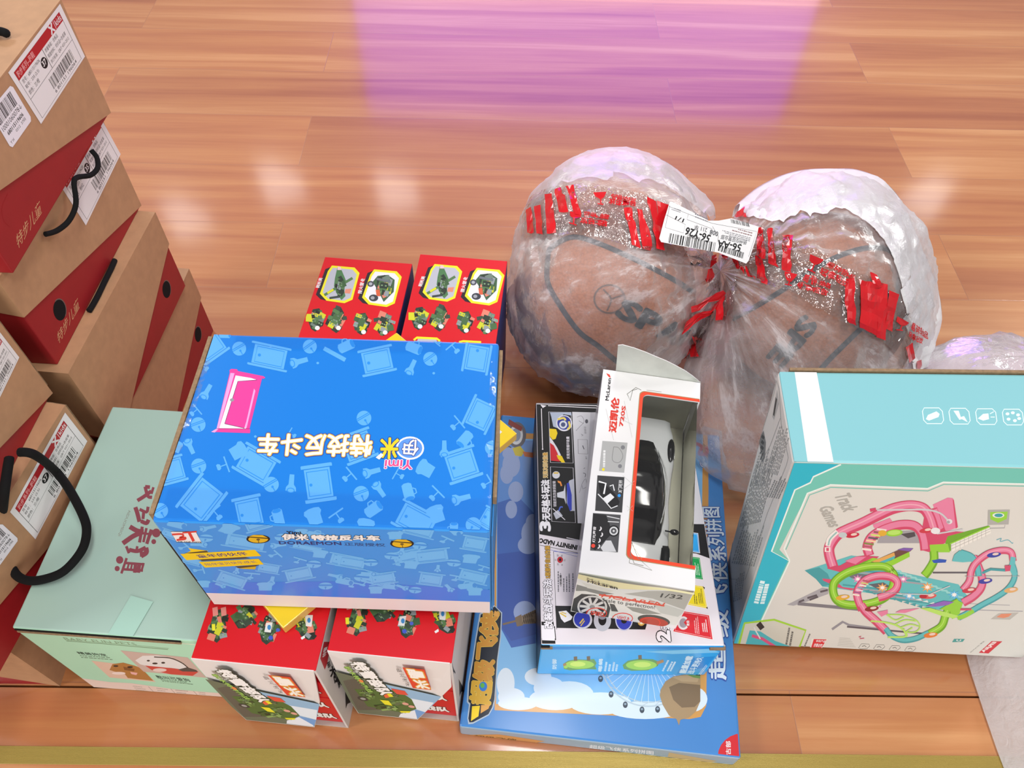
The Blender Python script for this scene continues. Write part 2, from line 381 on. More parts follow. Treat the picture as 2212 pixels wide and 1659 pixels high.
# ------------------------------------------------------------------ shoe boxes
SL, SH, SW = .27623*S, .13992*S, .20*S
def shoe_box(x, y, z, deg, fnear, ffar, label, group, length=SL, hole=None, lidtop=True):
    """x, y: far corner of the face turned to the aisle; fnear/ffar: how far up the lid's slanted edge stands at each end"""
    a = math.radians(deg); d = V((-math.sin(a), math.cos(a), 0)); N = V((d.y, -d.x, 0))
    F = V((x*S, y*S, z)); O = F - d*length
    fr = Fr(O, d, -N, V((0, 0, 1)))           # X: towards the far end, Y: into the box, Z up; face plane Y=0
    c = fr.p((length/2, SW/2, 0)); t = thing('shoe_box', label, 'shoe box', c, group)
    mb = MB(); e = .0016
    mb.box(fr, (e, e, 0), (length-e, SW-e, SH-.003), REDCARD, .0012)
    if hole:
        A = Art(mb, Face(fr.p((0, e, 0)), fr.X, fr.Z, length, SH)).unit(); A.ell(hole[0], hole[1], .0105, .0115, M('#050405', .9)); 
        A.line([(hole[0]+.0108*math.cos(q), hole[1]+.0118*math.sin(q)) for q in [i*.262-1.4 for i in range(12)]], .0012, M('#6e5a54'))
    fc = Face(fr.p((0, e, 0)), fr.X, fr.Z, length, SH)
    base = (mb, fc)
    lid = MB(); th = .0016
    zn, zf = SH*fnear, SH*ffar
    def panel(q, n):   # a card panel given by four corners, thickened inward along n
        q = [V(p) for p in q]; n = V(n)*th
        bm = bmesh.new(); vs = [bm.verts.new(p) for p in q]+[bm.verts.new(p+n) for p in q]
        k = len(q); bm.faces.new(vs[:k]); bm.faces.new(vs[k:][::-1])
        for i in range(k): bm.faces.new((vs[i], vs[k+i], vs[k+(i+1) % k], vs[(i+1) % k]))
        bmesh.ops.recalc_face_normals(bm, faces=bm.faces); lid.bm(bm, KRAFT, fr.p)
    fp = [(0, 0, zn), (length, 0, zf)] if zn >= 0 else [(0, 0, 0), (length*-zn/(zf-zn), 0, 0), (length, 0, zf)]
    zn = max(0, zn)
    ST = SH-th-.0001; y1 = SW-th-.0001; y0 = th+.0001
    panel(fp+[(length, 0, ST), (0, 0, ST)], (0, 1, 0))
    bz0, bz1 = min(SH-.012, SH-zf), min(SH-.012, SH-zn)
    panel([(0, SW, bz0), (length, SW, bz1), (length, SW, ST), (0, SW, ST)], (0, -1, 0))
    panel([(0, y0, zn), (0, y1, bz0), (0, y1, ST), (0, y0, ST)], (1, 0, 0))
    panel([(length, y0, zf), (length, y1, bz1), (length, y1, ST), (length, y0, ST)], (-1, 0, 0))
    panel([(0, 0, SH), (length, 0, SH), (length, SW, SH), (0, SW, SH)], (0, 0, -1))
    # rim of the far end panel, folded a little proud of the box
    lid.box(fr, (length, .002, max(zf, .01)), (length+.003, SW-.004, SH-.004), KRAFTD)
    return t, fr, base, lid
INK = M('#1a1718', .6); WHITE = M('#e6e2e2', .45); LRED = M('#b01822', .4); GOLD = M('#c99a72', .4)
def size_label(t, fr, tl, tr, br, bl, size='37', code='680115119606', eu='235 (2.5)', col='兰/橙'):
    mb = MB(); fc = Face(fr.p((-.1, 0, -.1)), fr.X, fr.Z, 1, 1); A = Art(mb, fc, 0, .0003).quad(tl, tr, br, bl)
    A.rect(0, 0, 1, 1, WHITE); A.line([(.06, .04), (.94, .04), (.94, .92), (.06, .92)], .006, INK, closed=True)
    A.rect(.06, .76, .94, .92, LRED)
    A.text('跑步系列--跑鞋', (.08, .785), (.40, .785), (.08, .895), M('#e9a9a8'), .01)
    A.text('X', (.72, .775), (.79, .775), (.72, .91), WHITE, .05); A.text('|', (.81, .77), (.815, .77), (.81, .91), WHITE); A.text('kids', (.83, .79), (.93, .79), (.83, .9), WHITE, .01)
    A.line([(.06, .40), (.94, .40)], .006, INK); A.line([(.52, .40), (.52, .76)], .006, INK)
    for i, s_ in enumerate(('货号：'+code, '鞋号：'+eu, '颜色：'+col)):
        y = .655-i*.105; A.text(s_, (.09, y), (.09+(.33, .26, .2)[i], y), (.09, y+.075), INK)
    for i, s_ in enumerate(('质量等级：合格品', '帮面材料：纺织品+合成革', '执行标准：QB/T 4331-2012')):
        y = .655-i*.105; A.text(s_, (.545, y), (.545+(.24, .35, .36)[i], y), (.545, y+.07), INK)
    A.ell(.46, .58, .05, .09, INK); A.text(size, (.43, .54), (.49, .54), (.43, .63), WHITE, .03)
    A.bars((.40, .15), (.86, .15), (.40, .34), INK, 36, 5); A.text('6 801151 196064', (.40, .075), (.86, .075), (.40, .13), INK)
    return mb.build('size_label', t)
def price_label(t, fr, tl, tr, br, bl):
    mb = MB(); fc = Face(fr.p((-.2, 0, -.1)), fr.X, fr.Z, 1, 1); A = Art(mb, fc, 0, .0003).quad(tl, tr, br, bl)
    k = .06; A.poly([(k, 0), (1-k, 0), (1, k*1.3), (1, 1-k*1.3), (1-k, 1), (k, 1), (0, 1-k*1.3), (0, k*1.3)], M('#e8e4ea', .4))
    A.bars((.08, .56), (.86, .56), (.08, .92), INK, 26, 9); A.text('10001060078↓', (.06, .40), (.92, .40), (.06, .52), INK)
    A.text('680115119606', (.14, .25), (.84, .25), (.14, .34), INK, .02); A.text('0312  37码', (.40, .13), (.84, .13), (.40, .21), INK); A.text('Y H', (.08, .06), (.22, .06), (.08, .13), INK)
    return mb.build('price_label', t)
def base_text(base, bl, br, tl, view):
    A = Art(base[0], base[1]).view(*view); A.text('特步儿童', bl, br, tl, GOLD, .0)
def cord(t, pts, r=.0032):
    mb = MB(); P = []
    for i in range(1, len(pts)-2):
        a, b, c, d = [V(pts[j]) for j in (i-1, i, i+1, i+2)]
        for k in range(8):
            u = k/8; P.append(.5*((2*b)+(c-a)*u+(2*a-5*b+4*c-d)*u*u+(-a+3*b-3*c+d)*u*u*u))
    P.append(V(pts[-2])); mb.tube(P, r, M('#070708', .9)); return mb.build('cord_handle', t)
def off(fr, px, py, dist): # a point seen at px,py lying dist in front of a box face
    return on_plane(px, py, fr.p((0, -dist, 0)), fr.Y)
GB, GF = 'shoe boxes in the tall stack', 'shoe boxes in the near stack'
C1 = (0, 0, 500/1659); C2 = (0, 400, 500/1659)
# tall stack, top to bottom
t, fr, base, lid = shoe_box(-.482, .841, 3*SH, -2.4, .595, -.0, 'topmost kraft and red shoe box of the tall stack, two white labels on its side', GB)
base_text(base, (128, 462), (300, 200), (113, 360), C2)
A = Art(base[0], base[1]).view(*C2); A.line([(55, 60), (22, 130), (12, 190), (30, 260), (70, 300)], 3, M('#8d1018'), 6)
base[0].build('box_base', t); lid.build('lid', t)
size_label(t, fr, (17, 157), (129, 8), (183, 122), (88, 268))
price_label(t, fr, (-24, 240), (24, 182), (69, 258), (24, 322))
zt = 4*SH+.004; cord(t, [on_z(-60, 40, zt-.004), on_z(-40, 50, zt), on_z(-15, 64, zt+.004), on_z(6, 69, zt+.002), on_z(13, 72, zt), on_z(16, 74, zt-.004)], .004)
t, fr, base, lid = shoe_box(-.492, .834, 2*SH, -3.3, .594, .01, 'shoe box second from the top of the tall stack, black cord over its label', GB, hole=(.045, .036))
base_text(base, (420, 1145), (570, 880), (408, 1060), C2)
base[0].build('box_base', t); lid.build('lid', t)
size_label(t, fr, (124, 392), (212, 245), (260, 333), (185, 487), '35', '680115119620', '225 (3.5)', '粉红')
cord(t, [off(fr, 190, 310, .004), off(fr, 197, 324, .006), off(fr, 209, 340, .010), off(fr, 211, 362, .014), off(fr, 196, 378, .012), off(fr, 168, 383, .009), off(fr, 160, 395, .010), off(fr, 164, 440, .012), off(fr, 150, 475, .010), off(fr, 125, 497, .007), off(fr, 98, 506, .004), off(fr, 84, 506, .001)], .0027)
t, fr, base, lid = shoe_box(-.471, .823, SH, -4.7, -.134, .589, 'shoe box third from the top of the tall stack, black cord lying on its lid', GB, hole=(.2065, .035))
base[0].build('box_base', t); lid.build('lid', t)
zz = 2*SH
cord(t, [on_z(258, 545, zz+.002), on_z(248, 562, zz+.003), on_z(240, 580, zz+.003), on_z(226, 608, zz+.003), on_z(208, 645, zz+.003), on_z(192, 672, zz+.003), on_z(185, 680, zz+.002)], .003)
t, fr, base, lid = shoe_box(-.477, .857, 0, -3.4, -.1155, .55, 'lowest kraft and red shoe box of the tall stack, standing on the floor', GB, hole=(.207, .037))
base[0].build('box_base', t); lid.build('lid', t)
# near stack
t, fr, base, lid = shoe_box(-.501, .52, 2*SH, -3.4, .70, 0, 'topmost shoe box of the near stack, a white label corner on plain kraft card', GF)
base[0].build('box_base', t); lid.build('lid', t)
size_label(t, fr, (-70, 850), (-2, 716), (41, 772), (-28, 915))
t, fr, base, lid = shoe_box(-.482, .504, SH, -9.5, .60, -.0, 'shoe box beside the pale green carton, big black cord loop over its label', GF)
base[0].build('box_base', t); lid.build('lid', t)
size_label(t, fr, (21, 1106), (140, 891), (188, 953), (76, 1165))
price_label(t, fr, (-40, 1175), (2, 1130), (40, 1165), (-3, 1224))
ZM = .204*S
q = [off(fr, 30, 985, .002), off(fr, 42, 977, .010), off(fr, 76, 983, .02), on_z(120, 1018, ZM+.032), on_z(150, 1058, ZM+.030), on_z(180, 1115, ZM+.026), on_z(187, 1150, ZM+.022), on_z(176, 1190, ZM+.017), on_z(140, 1232, ZM+.011), on_z(100, 1250, ZM+.007), on_z(60, 1254, ZM+.004), on_z(32, 1238, ZM+.004), on_z(14, 1195, ZM+.008), on_z(4, 1140, ZM+.016), off(fr, 8, 1075, .012), off(fr, 16, 1015, .008), off(fr, 20, 990, .003), off(fr, 18, 980, .001)]
cord(t, q, .0042)
t, fr, base, lid = shoe_box(-.5322, .28298+.27623, 0, 0, 0, 0, 'lowest plain kraft shoe box of the near stack, on the floor', GF)
base[0].build('box_base', t); lid.build('lid', t)
# ------------------------------------------------------------------ cartons
def carton(name, label, cat, x, y, z, yaw, w, d, h, mats, bev=.0015, tx=0, ty=0, group=None):
    """mats: colour of top / front / left / right / back / bottom"""
    fr = frame(x*S, y*S, z*S, yaw, tx, ty); w, d, h = w*S, d*S, h*S
    c = fr.p((w/2, d/2, 0)); t = thing(name, label, cat, c, group); mb = MB()
    def mf(f):
        n = f.normal; a = max(range(3), key=lambda i: abs(n[i]))
        return mats[('left', 'right')[n[0] > 0] if a == 0 else ('front', 'back')[n[1] > 0] if a == 1 else ('bottom', 'top')[n[2] > 0]]
    mb.box(fr, (0, 0, 0), (w, d, h), None, bev, mf)
    return t, fr, mb, (w, d, h)
ZR = .219; ZY = .234
# --- pale green carton
MINT = M('#a3c0b3', .5); MINTF = M('#a9d8b9', .5)
dk = M('#33483c', .6)
t, fr, mb, dm = carton('pet_toy_carton', 'pale green carton with plum lettering on its lid, beside the stacked shoe boxes', 'toy carton', -.492, .282, 0, -.061, .1945, .2745, .204,
    dict(top=MINT, front=MINTF, left=KRAFT, right=MINTF, back=KRAFT, bottom=KRAFT))
f = face(fr, 'front', *dm); A = Art(mb, f).view(0, 1250, 500/2028)
A.poly([(700, 870), (960, 905), (1150, 915), (1500, 965), (1700, 985), (1900, 1000), (2300, 1030), (2300, 1200), (700, 1000)], M('#e0cbbf', .5))
A.view(0, 1230, 280/1659)
A.line([(190, 800), (700, 830), (1400, 880), (2100, 930), (2600, 970)], 9, M('#d9e2c8'))
A.text('BABY FUN PETS', (840, 905), (1760, 975), (800, 868), M('#7d9a7c'), .0)
A.line([(850, 915), (1300, 950), (1700, 985), (2150, 1025)], 7, M('#6f8d6e')); A.line([(860, 900), (1700, 968), (2160, 1012)], 5, M('#86a482'))
A.text('精美狗宠', (1010, 1085), (1380, 1115), (970, 1050), dk, .01)
A.greek((1050, 1140), (1600, 1180), (1020, 1095), 2, M('#5d7a63'), 4, .35)
A.view(0, 1250, 500/2028)
ph = M('#d9b9a4'); A.poly([(800, 718), (1210, 768), (1365, 905), (960, 865)], ph)          # photo of a golden dog
A.poly([(960, 800), (985, 748), (1080, 735), (1180, 762), (1240, 785), (1345, 895), (1120, 870), (1090, 830), (1010, 815)], M('#a9743a'))
A.poly([(1080, 770), (1180, 790), (1175, 812), (1090, 800)], M('#7c4f26')); A.ell(1015, 765, 22, 8, M('#2a1b14')); A.ell(1140, 774, 25, 8, M('#2a1b14'))
A.poly([(1140, 815), (1205, 825), (1195, 845), (1150, 835)], M('#e2a9a4')); A.ell(1040, 828, 60, 12, M('#e6d3cb'))
A.poly([(1055, 628), (1645, 690), (1810, 868), (1260, 815)], M('#c2aa9e'))                    # photo of a white plush with dark ears
A.poly([(1185, 715), (1250, 675), (1380, 672), (1500, 690), (1600, 735), (1655, 785), (1640, 800), (1500, 780), (1330, 775), (1230, 750)], M('#dcd8d4'))
A.poly([(1270, 760), (1520, 785), (1740, 815), (1690, 850), (1500, 838), (1330, 800)], M('#c4463c')); A.ell(1400, 800, 60, 16, M('#dcc6bd'))
A.poly([(1640, 775), (1720, 800), (1735, 815), (1600, 812), (1560, 795)], M('#4a4642')); A.line([(1350, 685), (1490, 695), (1590, 735), (1650, 782)], 9, M('#3c3834'), 5)
A.ell(1300, 718, 14, 7, M('#2b2725')); A.ell(1430, 736, 17, 8, M('#2b2725')); A.ell(1358, 742, 24, 8, M('#2b2725'))
A.text('憨叫可爱狗', (1385, 875), (1675, 905), (1355, 845), dk, .01); A.greek((1430, 905), (1720, 935), (1405, 880), 2, M('#5d7a63'), 9, .4)
A.greek((1200, 985), (1310, 998), (1160, 935), 3, M('#9a8f86'), 3, .3); A.greek((1390, 1005), (1500, 1018), (1370, 955), 3, M('#9a8f86'), 5, .3)
A.greek((1560, 1030), (1670, 1040), (1535, 970), 3, M('#9a8f86'), 6, .3); A.greek((1755, 1035), (1840, 1045), (1735, 990), 3, M('#9a8f86'), 7, .3)
for x in (1300, 1495, 1695): A.line([(x, 945+(x-1300)*.1), (x+45, 990+(x-1300)*.1)], 3, M('#8a7f78'))
f = face(fr, 'top', *dm); A = Art(mb, f).view(0, 850, 500/1659); PL = M('#8a4550', .5)
# the big hand-drawn title reads down the lid; built from brush strokes
for pts, wd in [([(1075, 672), (1040, 668)], 26), ([(1040, 668), (1060, 735), (1090, 745)], 24), ([(1085, 700), (1030, 740), (985, 768)], 26), ([(1100, 672), (1085, 720)], 18),
                ([(970, 815), (985, 860), (1000, 920)], 30), ([(1010, 915), (1050, 930), (1065, 905)], 28), ([(1000, 830), (1050, 850), (1062, 812)], 22), ([(1030, 850), (1025, 900)], 22),
                ([(930, 955), (985, 985), (1030, 990)], 34), ([(1030, 990), (960, 1020), (915, 1050), (880, 1075)], 34), ([(1020, 955), (1000, 1068)], 22), ([(1050, 965), (1028, 1066)], 18), ([(1085, 975), (1052, 1078)], 24), ([(1000, 1000), (1090, 1010)], 16),
                ([(905, 1095), (925, 1145)], 20), ([(925, 1120), (985, 1130), (1045, 1105)], 28), ([(985, 1095), (975, 1140)], 18), ([(1010, 1165), (1048, 1140), (1045, 1105)], 36), ([(1010, 1110), (1015, 1170)], 22),
                ([(908, 1180), (870, 1290)], 18), ([(900, 1215), (1035, 1225)], 18), ([(885, 1260), (1025, 1270)], 18), ([(925, 1215), (912, 1262)], 14), ([(948, 1215), (938, 1262)], 14), ([(972, 1218), (965, 1285)], 24), ([(1000, 1215), (990, 1285)], 28), ([(1030, 1215), (1015, 1270)], 16)]:
    A.line(pts, wd, PL, 4)
for x, y, r in ((1120, 1000, 30), (1102, 1062, 17), (858, 1193, 26), (840, 1255, 18)): A.ell(x, y, r, r*1.05, PL)
A.text('AIDUOMEIQI', (918, 835), (842, 1020), (940, 838), M('#8e8d83', .5))
mb.build('carton_body', t)
# cardboard lips showing at the open lid edges
e = MB(); e.box(fr, (.004, -.0022, dm[2]-.006), (dm[0]-.02, .0004, dm[2]-.0035), KRAFTD)
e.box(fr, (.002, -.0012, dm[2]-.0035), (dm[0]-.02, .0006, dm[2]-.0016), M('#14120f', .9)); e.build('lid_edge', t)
tp = MB(); A = Art(tp, face(fr, 'top', *dm), 0, .0008).view(0, 1250, 500/2028); A.poly([(1150, 150), (1345, 205), (1165, 510), (945, 495)], M('#a6cdbd', .18, .4)); tp.build('packing_tape', t)

# --- two red display cartons, each a sleeve around four thin boxes
RED = M('#d3151f', .38); FLAPW = M('#dedad6', .4)
def lead(p, q, r): return None
def display(x, y, yaw, label, first):
    W_, D_, H_ = .123, .559, ZR
    fr = frame(x*S, y*S, 0, yaw); w, d, h = W_*S, D_*S, H_*S; th = .0022
    t = thing('display_carton', label, 'display carton', fr.p((w/2, d/2, 0)), 'red display cartons under the blue box')
    mb = MB()
    mb.box(fr, (0, 0, h-th), (w, d, h), RED, .0007)
    mb.box(fr, (0, 0, 0), (w, d, th), M('#b9b2aa'))
    sidew = card('grey_white_board', '#cfcac6', .03, .5)
    mb.box(fr, (0, 0, th), (th, d, h-th), sidew); mb.box(fr, (w-th, 0, th), (w, d, h-th), sidew); mb.box(fr, (th, d-th, th), (w-th, d, h-th), M('#2a3d78', .5))
    A = Art(mb, face(fr, 'top', w, d, h)).view(640, 520, 480/2212)
    dx = (0, 0) if first else (1022, -15)
    s = 1
    for (cx, cy) in ((430, 432), (850, 470)):
        def T(q): return (cx+q[0]+dx[0], cy+q[1]+dx[1])
        o = [(-75, -185), (150, -165), (200, -110), (130, 155), (50, 190), (-130, 165), (-195, 95), (-115, -130)]
        A.poly([T(q) for q in [(-140, -150), (-75, -175), (-170, 100), (-130, 165), (-190, 150), (-235, 105)]], M('#2b2026'))
        A.text('美洲狮' if cx == 430 else '多管火箭', T((-165, -60 if cx == 430 else -90)), T((-200, 40 if cx == 430 else 60)), T((-205, -65 if cx == 430 else -95)), WHITE, .02)
        A.poly([T(q) for q in o], M('#e9e02a', .4)); A.poly([T((q[0]*.86, q[1]*.88)) for q in o], M('#b7b8c2' if cx == 430 else '#e4e4ea', .4))
        if cx == 430:
            A.poly([T(q) for q in [(-20, -170), (10, -165), (55, -60), (70, -20), (40, 30), (60, 120), (20, 160), (-30, 90), (-55, 20), (-45, -60)]], M('#4d7a4c'))
            A.line([T((-150, 110)), T((130, -60))], 26, M('#55794a')); A.line([T((-120, 90)), T((-60, 55))], 22, M('#d6d624'))
            A.bricks(*T((10, 20)), 60, 110, 5, 0, 18); A.poly([T(q) for q in [(60, 50), (120, 45), (105, 95), (50, 90)]], M('#d98a72'))
            A.line([T((-100, 140)), T((0, 125))], 22, M('#3a4440')); A.poly([T(q) for q in [(-18, -175), (12, -170), (20, -140), (-22, -140)]], M('#e8c0c4'))
        else:
            A.poly([T(q) for q in [(-90, -60), (-40, -120), (60, -130), (130, -80), (120, 40), (60, 100), (20, 140), (-30, 40)]], M('#41603f'))
            A.bricks(*T((20, -20)), 110, 115, 8, 0, 22); A.ell(*T((-110, -40)), 34, 30, M('#4b4f55')); A.ell(*T((-110, -40)), 17, 15, M('#a8acb2'))
            A.ell(*T((-80, 100)), 46, 34, M('#3b3f44')); A.ell(*T((-90, 100)), 20, 17, M('#9a9ea4')); A.poly([T(q) for q in [(-60, 20), (-20, 15), (-12, 85), (-50, 80)]], M('#d0603c')); A.line([T((-50, -90)), T((90, -60))], 24, M('#6a7276'))
    for k, (cx, cy, rx, ry) in enumerate([(190, 790, 95, 125), (400, 790, 105, 140), (650, 830, 90, 120), (865, 835, 110, 120)]):
        A.bricks(cx+dx[0]+(5 if first else 10), cy+dx[1]-4, rx, ry, 20+k, 12, 30)
        if k < 2: A.poly([(cx-95+dx[0], cy-60+dx[1]), (cx-40+dx[0], cy-60+dx[1]), (cx-30+dx[0], cy+20+dx[1]), (cx-95+dx[0], cy+15+dx[1])], M('#cfcf2a')) if k == 0 else None
        A.ell(cx+20+dx[0], cy+80+dx[1], 24, 22, M('#e2e2e0'))
    if not first:
        A.line([(1170, 990), (1200, 965), (1400, 975), (1430, 1000)], 22, M('#e9e02a', .4)); A.poly([(1185, 1050), (1210, 978), (1395, 985), (1420, 1050)], M('#b7b8c2')); A.line([(1620, 1010), (1660, 1000), (1840, 1010)], 20, M('#e9e02a', .4))
    A.view(400, 1200, .2803); ox = (0, 0) if first else (1030, -50)
    for k, (cx, cy, rx, ry) in enumerate([(250, 540, 85, 140), (460, 470, 100, 110), (640, 560, 85, 125), (925, 560, 85, 115)]):
        A.bricks(cx+ox[0]+(0 if first else (45, 40, 45, 40)[k]), cy+ox[1]+(0, 0, 10, 0)[k], rx, ry, 40+k, (10, 40, 15, -30)[k], 32)
        if k == 0:
            for u in (-40, 25): A.poly([(cx+u-20+ox[0]+20, cy-135+ox[1]), (cx+u+20+ox[0]+20, cy-145+ox[1]), (cx+u+25+ox[0]+20, cy-80+ox[1]), (cx+u-15+ox[0]+20, cy-70+ox[1])], M('#e08a80'))
        if k == 0: A.poly([(cx-45+ox[0], cy-10+ox[1]), (cx-18+ox[0], cy-12+ox[1]), (cx-15+ox[0], cy+40+ox[1]), (cx-42+ox[0], cy+40+ox[1])], M('#e4e032'))
        if k == 2: A.poly([(cx-15+ox[0], cy-40+ox[1]), (cx+35+ox[0], cy-45+ox[1]), (cx+20+ox[0], cy+35+ox[1]), (cx-30+ox[0], cy+30+ox[1])], M('#dfe0de')); A.ell(cx+8+ox[0], cy-5+ox[1], 14, 20, M('#3f86c4')); A.ell(cx+20+ox[0], cy+75+ox[1], 17, 17, M('#3f56c0')); A.ell(cx+75+ox[0], cy+15+ox[1], 15, 14, M('#4a60c4'))
        if k == 3: A.poly([(cx+ox[0], cy-100+ox[1]), (cx+60+ox[0], cy-100+ox[1]), (cx+50+ox[0], cy-10+ox[1]), (cx+5+ox[0], cy-15+ox[1])], M('#dfe0de')); A.ell(cx+30+ox[0], cy-60+ox[1], 13, 20, M('#3f86c4')); A.poly([(cx-35+ox[0], cy+75+ox[1]), (cx-5+ox[0], cy+55+ox[1]), (cx+ox[0], cy+75+ox[1]), (cx-25+ox[0], cy+90+ox[1])], M('#e6e6e4'))
    # print on the side facing the gap
    f = face(fr, 'right', w, d, h); A = Art(mb, f)
    NVY = M('#27326e', .45); A.unit(); A.rect(.22, th, d-.001, h-.001, NVY); A.view(400, 1390, 380/2212)
    def T(x, y): return (x, y) if first else (x+1430, y-150)
    A.poly([T(1698, 190), T(1755, 330), T(1785, 255), T(1812, 100), T(1850, -20), T(1745, -20)], M('#a8202a')); A.text('特警', T(1770, 150), T(1790, 30), T(1722, 180), WHITE, .02)
    A.text('大', T(1830, 420), T(1905, 400), T(1810, 300), INK, .05); A.text('战', T(1880, 500), T(1935, 470), T(1850, 350), INK, .05); A.text('队', T(1930, 560), T(1965, 520), T(1900, 420), INK, .05); A.text('部', T(1795, 310), T(1830, 290), T(1780, 240), INK, .03)
    A.poly([T(2010, 600), T(2060, 690), T(2080, 740), T(2040, 760), T(2020, 820), T(2015, 700)], M('#1e1a1a'))
    mb.build('sleeve', t)
    # front flap folded down over the boxes
    fb = MB(); ft = .0016; y0 = -.004
    q = [V((.0, y0*.2, h-.0005)), V((w*.985, y0*.2, h-.0005)), V((w*.94, y0, .35*h)), V((w*.70, y0, .035*h)), V((w*.02, y0, .035*h)), V((.0, y0, .3*h))]
    if not first: q[2] = V((w*.98, y0, .70*h)); q[3] = V((w*.60, y0, .03*h))
    if first: q[2] = V((w*.90, y0, .55*h)); q[3] = V((w*.685, y0, .03*h))
    bm = bmesh.new(); a = [bm.verts.new(p) for p in q]; b = [bm.verts.new(p+V((0, ft, 0))) for p in q]
    bm.faces.new(a); bm.faces.new(b[::-1])
    for i in range(len(q)): bm.faces.new((a[i], b[i], b[(i+1) % len(q)], a[(i+1) % len(q)]))
    bmesh.ops.recalc_face_normals(bm, faces=bm.faces); fb.bm(bm, FLAPW, fr.p)
    F = Face(fr.p((0, y0, 0)), fr.X, fr.Z, w, h); A = Art(fb, F, .0)
    # picture on the flap, clipped to its lower part, in flap coordinates u right, v up (share of w, h)
    A._u = (0, 0, w, h); A.map = None
    rx = .685 if first else .60; kx = .90 if first else .98; ky = .55 if first else .70
    def edge(v): return rx+(kx-rx)*min(1, max(0, (v-.03)/(ky-.03)))
    A.poly([(.0, .76), (.12, .72), (edge(.52), .52), (rx, .04), (.025, .04), (.0, .3)], M('#66705a'))
    A.poly([(.30, .66), (edge(.52), .52), (edge(.25), .25), (rx, .05), (.45, .2), (.35, .45)], M('#8fb6d4')); A.poly([(.50, .45), (edge(.38), .40), (edge(.2), .2), (.5, .3)], M('#dfe9f0')); A.poly([(.55, .25), (edge(.2), .2), (rx, .05), (.5, .06)], M('#6f9fd6'))
    A.poly([(.45, .12), (.60, .22), (rx, .08), (rx, .045), (.42, .05)], M('#e6ecf2'))
    A.poly([(.03, .62), (.15, .68), (.28, .5), (.25, .15), (.03, .1)], M('#5b5a4e')); A.poly([(.10, .5), (.5, .56), (.60, .42), (.62, .25), (.5, .14), (.15, .2)], M('#4d6b34'))
    for k, (cx, cy, rr, ss) in enumerate([(.42, .46, .11, .05), (.45, .33, .14, .06), (.32, .22, .14, .06), (.20, .42, .07, .09)]): A.bricks(cx, cy, rr, ss, 70+k, 8, 26, ('#5c7a3c', '#6f8f4a', '#46602e', '#3a4a2a', '#8aa85e', '#2f3b22', '#5a6a48'))
    for pts in ([(.36, .5), (.42, .50), (.44, .44), (.38, .42)], [(.30, .36), (.38, .36), (.40, .27), (.33, .28)], [(.45, .18), (.56, .2), (.54, .16), (.46, .15)]): A.poly(pts, M('#e6e02c'))
    A.ell(.53, .33, .03, .025, M('#d8a08c')); A.ell(.58, .29, .03, .025, M('#d8a08c')); A.ell(.14, .34, .05, .04, M('#3c3d38')); A.ell(.14, .34, .025, .02, M('#9fa09a'))
    A.poly([(.33, .54), (.38, .52), (.40, .42), (.36, .40)], M('#e4673c')); A.poly([(.44, .58), (.56, .56), (.58, .49), (.48, .49)], M('#d9503c'))
    A.text('特警部队', (.17, .93), (.33, .45), (.29, .955), M('#f2f2ee'), .05, M('#2d3a22'), .07)
    A.text('积木特种作战', (.10, .86), (.22, .48), (.15, .87), M('#a8d068'), .02, M('#4f7a2c'), .05)
    A.ell(.2, .66, .02, .025, M('#e08a4a'))
    A.poly([(.60, .93), (.78, .93), (.80, .62), (.64, .62)], M('#d8432c')); A.text('晶', (.635, .91), (.65, .79), (.75, .91), M('#f4f0e6'), .05, M('#e0a840'), .08); A.text('兴', (.665, .76), (.68, .64), (.775, .76), M('#f4f0e6'), .05, M('#e0a840'), .08)
    for k, c in enumerate('晶兴积木'): A.text(c, (.545+.012*k, .90-.07*k), (.545+.012*k, .855-.07*k), (.585+.012*k, .90-.07*k), INK)
    fb.build('front_flap', t)
    # the four thin boxes inside
    bh = (h-2*th-.001)/4
    nm = ('lowest', 'second from the bottom', 'third from the bottom', 'topmost')
    for k in range(4):
        ins = (.0045, .003, .0035, .008)[k]
        b = thing('thin_toy_box', f"{nm[k]} thin red box in the display carton {'beside the pale green carton' if first else 'beside the blue puzzle box'}", 'toy box', fr.p((w/2, d/2, th+.0002+k*bh)), 'thin red boxes inside the display cartons')
        bb = MB(); bb.box(fr, (th+.0008, ins, th+.0002+k*bh), (w-th-.0008, d-th-.004, th+(k+1)*bh-.0006), M('#c9141e', .4), .0008)
        F2 = Face(fr.p((0, ins, th+k*bh)), fr.X, fr.Z, w, bh); B = Art(bb, F2); B._u = (0, 0, w, bh); B.map = None
        B.text('特警战队', (.40, .32), (.90, .30), (.40, .66), M('#f0efe9'), .05, M('#5a2418'), .07); B.text('积木系列', (.44, .74), (.66, .74), (.44, .84), M('#d9a060'))
        bb.build('box_body', b)
    return t
display(-.299, .249, -.086, 'red display carton beside the pale green carton, picture flap hanging down its front', True)
display(-.168, .258, -.088, 'red display carton beside the blue puzzle box, picture flap hanging down its front', False)

